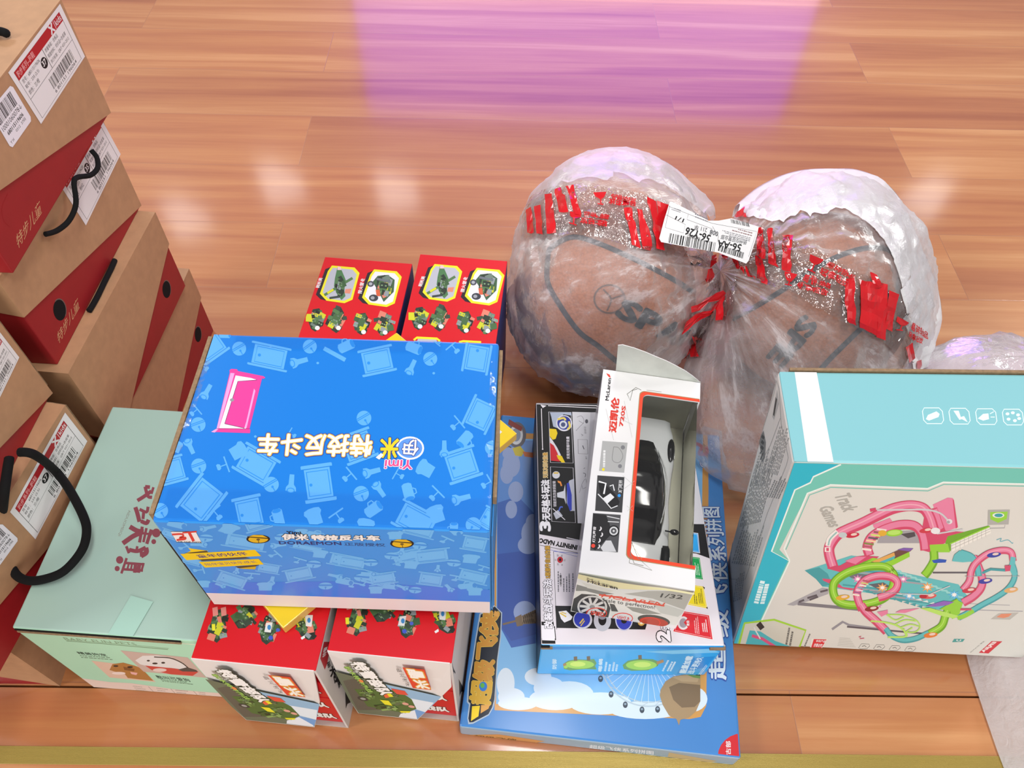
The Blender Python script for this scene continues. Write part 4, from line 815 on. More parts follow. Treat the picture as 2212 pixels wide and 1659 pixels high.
A.line([(268, 150), (300, 960)], 4, INK); A.line([(270, 150), (560, 175)], 4, M('#5a6ac0'))
A.ell(336, 237, 30, 32, M('#c02430')); A.ell(336, 237, 12, 15, INK); A.text('<钥能锤>', (355, 515), (352, 375), (332, 515), INK, .02)
for i, x in enumerate((318, 375, 405, 432, 470)): A.greek((x+10, 570), (x+8, 330+20*(i % 2)), (x-8, 570), 1, M('#5a5860'), 30+i, .6)
for x, y in ((290, 235), (312, 190), (355, 192), (382, 238), (315, 280), (357, 285)): A.greek((x+10, y+14), (x+10, y-14), (x-10, y+14), 2, M('#77757c'), x, .5)
A.poly([(285, 715), (1300, 730), (1250, 860), (1220, 962), (300, 945)], BK)
A.poly([(320, 775), (400, 765), (465, 830), (450, 860), (380, 890), (345, 850)], M('#e2e0e4')); A.line([(335, 790), (400, 830)], 14, M('#d8b84a')); A.line([(350, 780), (400, 800)], 10, M('#d8b84a'))
A.ell(570, 860, 100, 95, M('#c4c6d0')); A.ell(565, 855, 84, 84, M('#2a37a4')); A.line([(540, 900), (580, 850)], 14, M('#d8b84a')); A.line([(550, 925), (590, 870)], 10, M('#d8b84a'))
A.ell(775, 870, 90, 110, M('#b9bcc6')); A.ell(775, 860, 42, 60, BK); A.ell(775, 800, 50, 60, M('#8a8e9a')); A.ell(1000, 860, 92, 115, M('#b9bcd8')); A.ell(1000, 860, 80, 103, M('#2f3cae')); A.ell(1000, 870, 30, 30, BK); A.ell(1180, 890, 36, 34, M('#c9a24a')); A.ell(1180, 890, 20, 18, M('#e6d9b0'))
A.text('2', (1478, 1080), (1468, 980), (1350, 1075), M('#e8e4ea'), .05, INK, .05); A.text('无限配能法', (1470, 960), (1455, 500), (1380, 960), M('#e8e4ea'), .04, INK, .05)
def cardp(p, c, t_): 
    A.poly(p, M('#e6dcdc', .3)); cx = sum(q[0] for q in p)/4; cy = sum(q[1] for q in p)/4
    A.poly([(cx+(x-cx)*.95, cy+(y-cy)*.94) for x, y in p], M(c, .3)); A.line([(cx+(x-cx)*.87, cy+(y-cy)*.84) for x, y in p], 3, M('#e6dcdc'), closed=True)
cardp([(1590, 760), (1890, 810), (1930, 1075), (1500, 985)], '#d0222e', ''); A.ell(1615, 895, 60, 70, M('#d8d0d0')); A.ell(1615, 895, 40, 50, M('#9a9098')); A.poly([(1670, 830), (1735, 900), (1680, 960), (1620, 890)], M('#d0222e')); A.text('攻击', (1680, 925), (1676, 870), (1650, 925), WHITE, .04)
A.greek((1790, 1010), (1775, 830), (1735, 1000), 3, M('#ecc8c8'), 3, .4); A.greek((1875, 990), (1860, 860), (1815, 985), 3, WHITE, 4, .5)
cardp([(1640, 480), (1830, 510), (1870, 750), (1620, 700)], '#e6d01e', ''); A.greek((1830, 690), (1810, 540), (1780, 690), 3, INK, 4, .4); A.greek((1770, 700), (1760, 570), (1730, 690), 2, INK, 5, .4); A.poly([(1815, 510), (1840, 525), (1835, 545)], INK); A.poly([(1850, 735), (1870, 750), (1868, 725)], INK)
cardp([(1640, 190), (1790, 210), (1825, 450), (1640, 420)], '#149a50', ''); A.greek((1795, 400), (1775, 270), (1750, 395), 3, M('#d6ecd8'), 6, .4)
cardp([(1600, -60), (1770, -40), (1790, 170), (1600, 140)], '#2a9ce0', '')
F2 = Art(mb, face(fr, 'front', *dm), .001).view(1140, 1160, 460/2212)
F2.poly([(100, 1140), (2050, 1140), (2050, 1165), (100, 1168)], M('#1e86d6', .3)); F2.poly([(1200, 1190), (1900, 1160), (2000, 1200), (1500, 1215)], M('#7cc8f0', .3)); F2.poly([(1650, 1260), (1950, 1240), (1850, 1350), (1550, 1420)], M('#1c8ad4', .3))
LG, DG = M('#a4d61e', .3), M('#6a9a2a', .3)
F2.poly([(365, 1320), (420, 1285), (500, 1270), (600, 1275), (690, 1268), (715, 1310), (700, 1340), (715, 1375), (600, 1372), (440, 1385), (375, 1370)], DG); F2.ell(540, 1325, 150, 44, LG); F2.ell(520, 1320, 80, 26, M('#d0ec50', .3)); F2.ell(395, 1345, 22, 20, LG)
F2.poly([(985, 1330), (1040, 1285), (1150, 1265), (1300, 1270), (1370, 1300), (1350, 1340), (1250, 1385), (1080, 1390), (1000, 1370)], DG); F2.ell(1180, 1330, 160, 50, LG); F2.ell(1190, 1325, 90, 28, M('#d0ec50', .3))
for x, y in ((495, 1265), (630, 1262), (1165, 1250)): F2.poly([(x-18, y-22), (x+18, y-25), (x+20, y+20), (x-15, y+22)], M('#7a6a4a'))
F2.line([(1340, 1310), (1410, 1285)], 30, M('#b08a5a')); F2.line([(370, 1330), (400, 1320)], 24, M('#b08a5a'))
WC = M('#cfe8f6', .35); F2.text('防御', (300, 1370), (300, 1270), (255, 1370), WC, .03); F2.text('毒蝎', (770, 1400), (780, 1265), (730, 1400), WC, .04)
for i, x in enumerate((800, 840, 880, 915)): F2.greek((x+14, 1395), (x+30, 1300), (x-12, 1390), 1, WC, i, .8)
for i, x in enumerate((1400, 1450, 1480)): F2.greek((x+14, 1395), (x+80, 1270), (x-12, 1390), 1, WC, 10+i, .7)
F2.text('能量加载', (1640, 1415), (1720, 1240), (1570, 1410), WC, .05); F2.text('战斗更持久', (1720, 1420), (1830, 1250), (1650, 1415), WC, .03); F2.greek((1800, 1430), (1880, 1330), (1770, 1425), 2, WC, 22)
mb.build('box_body', t)
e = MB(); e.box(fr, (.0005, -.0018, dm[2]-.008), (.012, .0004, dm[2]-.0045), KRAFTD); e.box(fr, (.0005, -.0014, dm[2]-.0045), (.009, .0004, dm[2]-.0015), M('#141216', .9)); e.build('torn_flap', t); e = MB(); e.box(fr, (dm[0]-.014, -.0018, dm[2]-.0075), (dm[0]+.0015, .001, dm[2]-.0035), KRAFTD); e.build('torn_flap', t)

# ------------------------------------------------------------------ windowed box with the toy car
mx, my, mz, myaw, mw, md, mh = .08, .331, .1393, -.158, .117, .265, .107
fr = frame(mx*S, my*S, mz*S, myaw); w, d, h = mw*S, md*S, mh*S
t = thing('window_display_box', 'white windowed box with red trim and an open end flap, on the spinning-top box', 'toy box', fr.p((w/2, d/2, 0)))
WB = M('#e2e0df', .3, .4); INS = M('#d8d6c2', .5); th = .0016
F = face(fr, 'top', w, d, h); A0 = Art(MB(), F).view(1150, 730, 470/1659)
wu = [A0.uv(p) for p in ((785, 440), (790, 900), (812, 1560), (835, 1650))]
u_in = A0.uv((808, 900))[0]; v_far = A0.uv((1000, 450))[1]
A1 = Art(MB(), F).view(1120, 1150, 500/1630); v_near = A1.uv((1050, 205))[1]
zr0 = .12*h
mb = MB()
r = .006; N = 6
cor = [(u_in+r-r*math.cos(a), v_far-r+r*math.sin(a)) for a in [math.pi/2*i/N for i in range(N+1)]]
cor2 = [(u_in+r-r*math.sin(a), v_near+r-r*math.cos(a)) for a in [math.pi/2*i/N for i in range(N+1)]]
hole = [(w, v_far)]+cor[::-1]+cor2[::-1]+[(w, v_near)]        # runs from the far right round the inner edge to the near right
def pl(pts, z0, z1):
    bm = bmesh.new(); a = [bm.verts.new((x, y, z0)) for x, y in pts]; b = [bm.verts.new((x, y, z1)) for x, y in pts]
    bm.faces.new(a); bm.faces.new(b[::-1])
    for i in range(len(pts)): bm.faces.new((a[i], b[i], b[(i+1) % len(pts)], a[(i+1) % len(pts)]))
    bmesh.ops.recalc_face_normals(bm, faces=bm.faces); mb.bm(bm, WB, fr.p)
pl([(0, 0), (w, 0)]+hole[::-1]+[(w, d), (0, d)], h-th, h)
mb.box(fr, (0, 0, 0), (w, d, th), WB); mb.box(fr, (0, 0, th), (th, d, h-th), WB); mb.box(fr, (th, 0, th), (w-th, th, h-th), WB)
mb.box(fr, (w-th, 0, th), (w, v_near, h-th), WB); mb.box(fr, (w-th, v_far, th), (w, d, h-th), WB); mb.box(fr, (w-th, v_near, th), (w, v_far, zr0), WB)
A = Art(mb, F, .0002)
A.unit(); OR, BZ = M('#e0482c', .3), M('#a08a62', .3)
o = [(u, v) for u, v in hole]
c_ = ((u_in+w)/2, (v_near+v_far)/2)
def grow(k): return [(min(w-.0005, u-(k if u < w-.001 else 0)) if u < u_in+r*.99 or u < w-.001 else w-.0005, v+(k if v > c_[1] else -k)*(1 if (v > v_far-r or v < v_near+r) else 0)) for u, v in o]
for k, mm in ((.0042, BZ), (.0034, OR)):
    g = grow(k)
    for i in range(len(o)-1): A.put([o[i], o[i+1], g[i+1], g[i]], mm)
    A.flush()
A.view(1150, 730, 470/1659)
A.text('McLaren', (582, 478), (600, 310), (556, 475), INK, .03); A.poly([(563, 268), (590, 280), (598, 305), (585, 300), (572, 285)], M('#d8402c'))
A.text('迈凯伦', (638, 720), (664, 462), (580, 712), M('#d8392c'), .05); A.text('720S', (690, 675), (712, 522), (662, 672), M('#d8392c'), .04)
A.line([(720, 430), (790, 378), (830, 398)], 4, M('#6a6a60')); A.line([(725, 432), (745, 478), (765, 400), (800, 390)], 4, M('#6a6a60')); A.line([(870, 398), (985, 412)], 3, M('#8a8a80'))
for p in ([(560, 540), (620, 780)], [(640, 600), (760, 660)], [(700, 480), (760, 760)], [(600, 500), (720, 620)], [(690, 1050), (770, 1120)], [(700, 1150), (780, 1090)], [(720, 1280), (765, 1320)], [(765, 1280), (725, 1320)]): A.line(p, 2, M('#b4b2b0'))
GP = M('#6e6e6e', .3)
def panel4(x0, y0, x1, y1, sk, c): A.poly([(x0+sk, y0), (x1+sk, y0+14), (x1, y1), (x0, y1-14)], c)
panel4(508, 785, 700, 1028, 26, M('#a8a8a6', .3)); A.line([(620, 830), (660, 840), (690, 900), (660, 950), (610, 930), (620, 830)], 4, M('#7c7c7a'), 4); A.ell(690, 835, 16, 16, M('#77777a')); A.ell(668, 978, 15, 15, M('#77777a')); A.ell(541, 1003, 11, 11, M('#e6d42a')); A.greek((555, 985), (560, 800), (535, 985), 1, M('#dddddb'), 4, .8)
panel4(478, 1048, 684, 1332, 18, M('#3a3a3c', .3)); A.poly([(500, 1090), (560, 1120), (630, 1190), (665, 1250), (650, 1290), (590, 1305), (520, 1200)], M('#141416')); A.poly([(535, 1225), (595, 1185), (625, 1215), (570, 1265)], M('#dcdcdc')); A.line([(505, 1095), (560, 1110), (545, 1190)], 12, M('#e6e6e6')); A.line([(500, 1190), (550, 1240), (600, 1300), (650, 1280)], 8, M('#d6d6d6')); A.ell(662, 1202, 12, 12, M('#2a90e0')); A.text('3门可开', (682, 1180), (690, 1085), (652, 1178), M('#e6e6e6'), .02); A.line([(590, 1130), (615, 1120), (625, 1165)], 8, M('#e6e6e6'))
panel4(440, 1335, 652, 1635, 22, M('#4c4c4e', .3)); A.poly([(465, 1340), (560, 1350), (590, 1420), (600, 1500), (560, 1540), (480, 1620), (445, 1600)], M('#19191b')); A.ell(620, 1472, 44, 44, M('#0f0f11')); A.ell(620, 1472, 33, 33, M('#c9c9c9')); A.ell(620, 1472, 22, 22, M('#4a4a4c')); A.ell(620, 1472, 8, 8, M('#d0d0d0')); A.poly([(560, 1545), (600, 1545), (640, 1630), (540, 1630), (520, 1600)], M('#c9c9c9')); A.line([(570, 1360), (665, 1380)], 6, M('#d8d8d8')); A.line([(575, 1400), (660, 1405)], 6, M('#d8d8d8')); A.ell(464, 1585, 15, 15, M('#e0402c')); A.text('灯光声音', (478, 1560), (486, 1440), (456, 1558), WHITE, .02)
for x, y in ((520, 1455), (530, 1500), (512, 1545), (508, 1590)): A.text('♪', (x-10, y+16), (x+10, y+16), (x-10, y-16), WHITE, .02)
A.view(1120, 1150, 500/1630); LN2 = M('#7a7468', .3)
A.line([(798, 70), (840, 180), (940, 268), (780, 215), (798, 70)], 4, LN2); A.line([(785, 140), (815, 220), (880, 235)], 4, LN2); A.line([(800, 90), (870, 190)], 3, M('#a89468'))
# near end, with the car drawing
E_ = M('#d5d8d0', .35, .3); A = Art(mb, face(fr, 'front', w, d, h), .0006).view(1140, 1160, 460/2212)
A.poly([(520, 350), (1740, 560), (1650, 700), (1560, 920), (430, 760), (480, 500)], E_); A.poly([(1250, 560), (1740, 560), (1700, 680), (1640, 760), (1300, 640), (1000, 590)], M('#a9aba0', .35)); A.poly([(500, 490), (750, 560), (900, 590), (760, 600), (600, 560), (500, 560)], M('#7d8078', .35)); A.poly([(560, 470), (900, 560), (840, 575), (620, 530)], M('#c9ccc0', .35))
A.poly([(440, 760), (430, 740), (480, 640), (560, 590), (700, 600), (820, 660), (860, 740), (830, 860), (700, 840)], M('#3d3f3b')); A.ell(670, 725, 155, 118, M('#c6c8c4')); A.ell(670, 725, 135, 100, M('#2a2b2b'))
for i in range(10): a = i*math.pi/5; A.line([(670+20*math.cos(a), 725+16*math.sin(a)), (670+130*math.cos(a+.1), 725+96*math.sin(a+.1))], 26, M('#c9cbc8'))
A.ell(670, 725, 28, 22, M('#8a8c8a')); A.poly([(850, 690), (900, 700), (940, 775), (870, 770)], M('#4a4c48'))
A.poly([(1020, 720), (1200, 740), (1390, 800), (1200, 800), (1090, 770)], M('#8f938a')); A.ell(1310, 865, 170, 55, M('#4a4c46'), 8); A.ell(1310, 880, 150, 45, M('#b0402c'), 8); A.poly([(1250, 640), (1640, 770), (1560, 830), (1380, 790)], M('#bdc2ba'))
A.line([(740, 600), (900, 620), (1100, 660), (1420, 715)], 16, M('#d2543c')); A.text('MCLAREN', (760, 625), (1400, 720), (790, 590), M('#d2543c'), .01)
A.text('Scale to perfection!', (770, 680), (1320, 760), (775, 632), M('#2a2c2a')); A.text('1/32', (1375, 625), (1600, 645), (1395, 585), M('#4a4c44'), .02)
for cx, cy in ((715, 790), (985, 845), (1270, 890)): A.line([(cx+105*math.cos(q), cy+55*math.sin(q)) for q in [i*.39 for i in range(16)]], 9, M('#d8402c'), closed=True)
A.text('LIGHT &', (930, 838), (1055, 856), (930, 815), M('#d8402c'), .03); A.text('SOUND', (940, 868), (1050, 884), (940, 845), M('#d8402c'), .03); A.text('SPEED', (650, 810), (790, 830), (655, 765), M('#d8402c'), .03)
mb.build('box_body', t)
# lip of the near flap and the open far flap
e = MB(); rows = []
for i in range(13):
    x = w*i/12; rows.append((x, i/12))
q = [[fr.p((x, -.0014-.0016*math.sin(math.pi*min(1, f*1.3)) , h-.0015)) for x, f in rows], [fr.p((x, -.0024-.002*math.sin(math.pi*min(1, f*1.3)), h-.0035-.012*max(0, 1-abs(f-.25)*2.2)*(1 if f < .75 else 0))) for x, f in rows]]
e.grid(q, M('#cfcba0', .4), True); A9 = Art(e, Face(fr.p((0, -.0048, 0)), fr.X, fr.Z, w, h)).view(1140, 1160, 460/2212); A9.text('McLaren', (620, 470), (930, 545), (625, 448), M('#24262a'), .03); e.build('near_flap', t)
FL = card('grey_flap', '#b9bbb2', .12, .45, 40); e = MB()
A3 = lambda px, py: on_plane(px, py, fr.p((0, d+.004, 0)), fr.Y)
bot = [fr.p((w*(.13+.87*i/10), d+.0006, h-.001)) for i in range(11)]
tp_ = [(1335, 746), (1345, 745), (1370, 752), (1395, 761), (1418, 771), (1440, 780), (1460, 790), (1480, 801), (1496, 812), (1508, 822), (1514, 829)]
top = [A3(*p) for p in tp_]; mid = [(a+b)/2+fr.Y*.0015 for a, b in zip(bot, top)]
e.grid([bot, mid, top], FL, True); e.grid([[p+fr.Y*.0008 for p in r_] for r_ in (top, mid, bot)], FL, True)
e.grid([top, [p+fr.Y*.0008 for p in top]], WHITE, False); e.build('end_flap', t)
# clear window, bent over the edge
CLEAR = clear('clear_window_plastic', (.97, .97, .95), .012, .06, .2, 14)
e = MB(); ins = .0004
nv = 12; rows = []
for i in range(nv+1):
    v = v_near-.001+(v_far-v_near+.002)*i/nv
    rows.append([fr.p((u_in-.001, v, h-th-ins))]+[fr.p((w-th-ins-.002+.002*math.sin(a), v, h-th-ins-.002+.002*math.cos(a))) for a in (0, .4, .8, 1.2, 1.57)]+[fr.p((w-th-ins, v, zr0-.001))])
e.grid(rows, CLEAR, False); e.build('clear_window', t)
e = MB(); e.box(fr, (th+.0002, th+.0002, th), (w-th-.001, d-.006, th+.012), INS); e.box(fr, (th+.0002, d-.006, th), (w-th-.0004, d-.004, h-th-.0004), M('#cfccba', .5)); e.box(fr, (th+.001, d*.02, th+.012), (w*.3, d*.97, th+.02), M('#e2e0dc', .5)); e.build('inner_tray', t)
# the toy car: nose towards the near end
zc = mz*S+th+.0125
ct = thing('toy_car', 'small white toy sports car with a black roof, seen through the clear window', 'toy car', fr.p((w*.47, d*.52, th+.0125)))
CW = M('#eceef0', .15, 1.0); CB = M('#141318', .12, 1.0)
cl, cw, chh = d*.84, w*.66, h*.58
cfr = Fr(fr.p((w*.53, d*.50, th+.0125)), fr.X, fr.Y, fr.Z)
def section(s, prof):
    """half widths and heights of the body at s (0 nose, 1 tail)"""
    k = s*(len(prof)-1); i = min(int(k), len(prof)-2); f = k-i; f = f*f*(3-2*f)
    return [prof[i][j]*(1-f)+prof[i+1][j]*f for j in range(len(prof[0]))]
BODY = [(.62, .16, .24), (.86, .10, .36), (.98, .09, .46), (.97, .09, .50), (.92, .09, .52), (.95, .09, .54), (1.0, .09, .60), (.97, .10, .60), (.84, .16, .54)]
mb = MB(); rows = []
for i in range(33):
    s_ = i/32; hw, z0, z1 = section(s_, BODY); y = (s_-.5)*cl; x = hw*cw/2; a, b = z0*chh, z1*chh; r_ = []
    for px, pz in ((-.86, 0), (-1, .18), (-1.0, .55), (-.93, .86), (-.72, 1.0), (-.3, 1.03), (.3, 1.03), (.72, 1.0), (.93, .86), (1.0, .55), (1, .18), (.86, 0)): r_.append(cfr.p((px*x, y, a+(b-a)*pz)))
    rows.append(r_)
mb.grid(rows, CW, True, True); mb.poly(rows[0][::-1], CW); mb.poly(rows[-1], CW); mb.build('car_body', ct)
CAB = [(.50, .48, .50), (.66, .48, .68), (.72, .48, .90), (.72, .48, 1.0), (.70, .48, 1.0), (.64, .48, .92), (.54, .5, .78), (.42, .5, .64), (.30, .52, .58)]
mb = MB(); rows = []
for i in range(25):
    s_ = i/24; hw, z0, z1 = section(s_, CAB); y = (-.26+.64*s_)*cl; x = hw*cw/2; a, b = z0*chh, z1*chh; r_ = []
    for px, pz in ((-1.08, 0), (-1.02, .35), (-.88, .75), (-.68, .95), (-.3, 1.0), (.3, 1.0), (.68, .95), (.88, .75), (1.02, .35), (1.08, 0)): r_.append(cfr.p((px*x, y, a+(b-a)*pz)))
    rows.append(r_)
mb.grid(rows, CB, True); mb.poly(rows[0][::-1], CB); mb.poly(rows[-1], CB); mb.build('roof_canopy', ct)
for sx in (-1, 1):
    mb = MB(); rows = []      # white arch between roof and door
    for i in range(17):
        s_ = i/16; hw, z0, z1 = section(s_, CAB); y = (-.22+.58*s_)*cl; x = hw*cw/2; z = z0*chh+(z1-z0)*chh*.72
        c0 = cfr.p((sx*(x*.93+.0008), y, z)); rows.append([c0+fr.X*sx*.0012, c0+fr.Z*.0014, c0-fr.Z*.0014])
    mb.grid(rows, CW, True, True); mb.build('roof_pillar', ct)
    mb = MB(); bm = bmesh.new(); bmesh.ops.create_uvsphere(bm, u_segments=16, v_segments=8, radius=1); c0 = (sx*cw*.42, cl*.30, chh*.585)
    mb.bm(bm, CB, lambda q: cfr.p((c0[0]+q.x*.0042, c0[1]+q.y*.015, c0[2]+q.z*.0022)), True); mb.build('side_vent', ct)
    mb = MB(); bm = bmesh.new(); bmesh.ops.create_uvsphere(bm, u_segments=12, v_segments=8, radius=1); c1 = (sx*cw*.52, -cl*.20, chh*.66)
    mb.bm(bm, CB, lambda q: cfr.p((c1[0]+q.x*.0048, c1[1]+q.y*.0032, c1[2]+q.z*.003)), True)
    mb.tube([cfr.p((sx*cw*.40, -cl*.185, chh*.56)), cfr.p((sx*cw*.50, -cl*.2, chh*.65))], .0009, CB, 6); mb.build('wing_mirror', ct)
    for y in (-.31, .31):
        mb = MB(); rw = chh*.27; bm = bmesh.new(); bmesh.ops.create_cone(bm, cap_ends=True, segments=28, radius1=1, radius2=1, depth=1); bmesh.ops.bevel(bm, geom=[e_ for e_ in bm.edges if len(e_.link_faces) == 2 and any(len(f.verts) > 4 for f in e_.link_faces)], offset=.12, segments=2, affect='EDGES')
        mb.bm(bm, M('#17171a', .6), lambda q: cfr.p((sx*cw*.43+q.z*.008, y*cl+q.x*rw, rw+q.y*rw)), True)
        bm = bmesh.new(); bmesh.ops.create_cone(bm, cap_ends=True, segments=20, radius1=1, radius2=1, depth=1); mb.bm(bm, M('#9a9ca0', .3, 0, .8), lambda q: cfr.p((sx*cw*.445+q.z*.0075, y*cl+q.x*rw*.62, rw+q.y*rw*.62))); mb.build('wheel', ct)

# ------------------------------------------------------------------ turquoise track-game box
TL, TQ, TM, OFFW = M('#7fbac0', .4, .1), M('#1fb0c4', .4, .1), M('#6bc0b0', .4, .1), M('#d2d2ca', .42, .1)
t, fr, mb, dm = carton('track_game_box', 'big turquoise and white boxed track toy standing on its end, beside the bagged balls', 'toy box', .297, .343, .005, -.077, .345, .106, .406,
    dict(top=TL, front=OFFW, left=M('#dcddd8', .45), right=OFFW, back=TL, bottom=OFFW), .0028, -.046, -.105)
A = Art(mb, face(fr, 'top', *dm), .001).view(1560, 720, 652/1423)
A.poly([(270, 175), (340, 172), (520, 620), (330, 612)], TL); A.poly([(340, 172), (443, 172), (528, 622), (405, 618)], M('#e6dfe0', .4, .2))
IC = M('#d6eff0', .4)
for i, x in enumerate((992, 1117, 1243, 1369)):
    y = 388+i*2; A.line([(x-48, y-20), (x-40, y-36), (x+30, y-36), (x+46, y-20), (x+52, y+22), (x+42, y+38), (x-26, y+38), (x-42, y+22)], 4, IC, closed=True)
A.poly([(960, 405), (970, 385), (1010, 368), (1025, 380), (1020, 395), (975, 412)], IC); A.poly([(1090, 365), (1115, 365), (1125, 395), (1140, 390), (1158, 420), (1130, 405), (1118, 408)], IC); A.poly([(1205, 402), (1230, 380), (1255, 378), (1258, 405), (1230, 412)], IC); A.line([(1262, 380), (1280, 370)], 4, IC); A.line([(1265, 395), (1285, 395)], 4, IC)
for x, y in ((1345, 380), (1370, 375), (1395, 385), (1350, 405), (1380, 412), (1400, 402)): A.ell(x, y, 9, 7, IC)
B = Art(mb, face(fr, 'left', *dm), .001).view(1560, 780, 200/518); G1, G2 = M('#a0a4a2', .5), M('#868a89', .5)
B.line([(305, 110), (290, 180), (210, 440), (130, 720), (60, 1000), (40, 1150), (50, 1220), (130, 1220), (250, 860), (360, 580), (370, 540), (330, 350), (318, 150)], 3, G1, closed=True)
B.line([(325, 320), (270, 470), (200, 600)], 3, G1); B.poly([(308, 160), (318, 240), (290, 330), (280, 310)], M('#b4b8b6')); B.poly([(300, 200), (308, 215), (292, 310), (285, 300)], M('#3c403f')); B.poly([(232, 388), (245, 455), (240, 540), (225, 570), (205, 440)], M('#777b7a'))
for i in range(5): B.poly([(226-i*2, 410+i*30), (238-i*2, 425+i*30), (232-i*2, 440+i*30), (218-i*2, 425+i*30)], M('#3f4342'))
B.greek((240, 620), (330, 330), (310, 640), 9, G2, 5, .45); B.greek((150, 700), (215, 480), (250, 700), 9, G1, 6, .5); B.greek((95, 930), (190, 560), (215, 900), 13, G2, 7, .45); B.greek((50, 1130), (120, 900), (180, 1150), 11, G1, 8, .5); B.greek((245, 760), (300, 640), (320, 770), 6, G2, 9, .5); B.greek((60, 1350), (80, 1180), (110, 1330), 5, G1, 10, .5)
A = Art(mb, face(fr, 'front', *dm), .001).view(1560, 720, 652/1423)
A.poly([(320, 600), (1500, 640), (1500, 710), (1040, 705), (965, 730), (510, 712), (405, 750), (270, 1020), (320, 1075), (175, 1370), (60, 1490), (40, 1480)], TM)
A.poly([(320, 600), (560, 620), (430, 678), (415, 705), (345, 735), (232, 1028), (310, 1072), (180, 1350), (100, 1365), (60, 1490), (30, 1490)], TQ)
WL = M('#e0ebe4', .4)
A.line([(560, 618), (430, 676), (416, 704), (343, 738), (233, 1028), (318, 1074), (178, 1372)], 7, WL); A.line([(1500, 712), (1042, 702), (968, 732), (510, 714), (402, 754), (292, 1015), (318, 1072)], 7, WL); A.line([(1500, 722), (1045, 712), (970, 743), (512, 726), (412, 762), (300, 1020)], 4, TM)
A.poly([(78, 1465), (105, 1365), (245, 1348), (395, 1398), (360, 1488)], M('#c9c8ba', .42)); A.line([(80, 1465), (106, 1366), (245, 1350), (394, 1400), (362, 1486)], 9, M('#9ccc3c'))
A.poly([(130, 1400), (180, 1405), (250, 1450), (335, 1480), (110, 1468)], M('#44b0b8', .42)); A.line([(140, 1425), (190, 1440), (250, 1478)], 14, M('#d2527c')); A.poly([(160, 1375), (180, 1358), (200, 1385), (180, 1400)], M('#2c2c2e')); A.line([(150, 1385), (160, 1405), (180, 1440)], 6, M('#d8d8d4'), 3)
A.text('配置USB线可充电', (322, 1465), (342, 1392), (332, 1465), M('#5a5c58'), .01) if 0 else A.greek((330, 1475), (345, 1395), (295, 1465), 2, M('#5a5c58'), 2, .5)
for i, (s_, b_, e_, u_) in enumerate((('趣味 轨道 组合 拼装', (172, 1275), (212, 1140), (145, 1270)), ('欢乐过山车益智玩具', (200, 1275), (230, 1155), (175, 1275)))): A.greek(b_, e_, u_, 1, M('#d6ecec'), 11+i, .8)
A.text('Track', (528, 765), (573, 843), (598, 752), M('#a9a8a0'), .03); A.text('Games', (455, 822), (505, 915), (518, 812), M('#a9a8a0'), .03)
# the track toy picture
A.view(1700, 1040, 512/2212)
P1, P2, P3 = M('#dc7f9f', .4), M('#c9486a', .4), M('#e6a5b6', .4); Gn, G_, GL = M('#8fcc3e', .4), M('#6aa62c', .4), M('#b2de6a', .4); T1, T2, T3 = M('#5cb8ba', .4), M('#3f9aa0', .4), M('#8fd0cc', .4); SV = M('#a2a2a6', .4); DKG = M('#55545c', .4)
def track(pts, wd, a, b, c=None):
    A.line(pts, wd, b, 6); A.line([(x, y-wd*.10) for x, y in pts], wd*.62, a, 6)
    if c: A.line([(x, y-wd*.12) for x, y in pts], wd*.12, c, 6)
A.poly([(0, 1150), (330, 990), (390, 1000), (385, 1050), (160, 1130), (60, 1160)], SV); A.line([(100, 1140), (700, 1195)], 30, M('#77767c')); 
for q in ([(110, 1125), (160, 1105)], [(190, 1088), (280, 1060)], [(310, 1030), (380, 1012)], [(210, 1105), (290, 1075)]): A.line(q, 18, DKG)
A.line([(1360, 850), (1700, 850)], 16, DKG); A.line([(1690, 1140), (2080, 1155)], 6, SV); A.line([(1620, 1195), (2200, 1212)], 8, SV); A.line([(420, 1380), (520, 1310), (580, 1340), (920, 1385)], 22, M('#8d8c92')); A.line([(560, 1355), (1280, 1420)], 16, DKG)
A.poly([(165, 830), (600, 690), (800, 720), (1000, 830), (1600, 960), (1700, 1090), (1440, 1200), (1290, 1170), (900, 1060), (330, 980), (270, 910)], T1); A.poly([(165, 830), (270, 910), (330, 980), (420, 960), (380, 860), (300, 800)], T2)
for i in range(9):
    x, y = 560+i*110, 815+i*32; A.line([(x, y), (x+520-i*30, y+60-i*3)] if i < 4 else [(x-480, y+20), (x-60, y+70)], 15, M('#9c9ca2') if i % 2 else T2)
for i in range(14): x, y = 1000+i*48, 825+i*20; A.poly([(x, y), (x+60, y+4), (x+75, y+22), (x+10, y+18)], T3)
for i in range(12): x, y = 640+i*62, 940+i*18; A.poly([(x, y), (x+50, y-14), (x+60, y+10)], M('#cfdcd8')); A.poly([(x+10, y+60), (x+70, y+50), (x+60, y+80)], T2)
A.poly([(330, 905), (440, 915), (520, 985), (640, 1000), (600, 1015), (480, 990), (340, 925)], M('#d04f70')); A.poly([(510, 840), (760, 870), (720, 930), (600, 900)], M('#6a7078')); A.poly([(760, 960), (900, 940), (980, 990), (860, 1010)], M('#5a6068'))
def star(x, y, r_, c): A.poly([(x+(r_ if i % 2 == 0 else r_*.45)*math.cos(i*math.pi/8), y+(r_*.8 if i % 2 == 0 else r_*.36)*math.sin(i*math.pi/8)) for i in range(16)], c); A.poly([(x+(r_*.5 if i % 2 == 0 else r_*.22)*math.cos(i*math.pi/8), y+(r_*.4 if i % 2 == 0 else r_*.18)*math.sin(i*math.pi/8)) for i in range(16)], M('#f0ece4'))
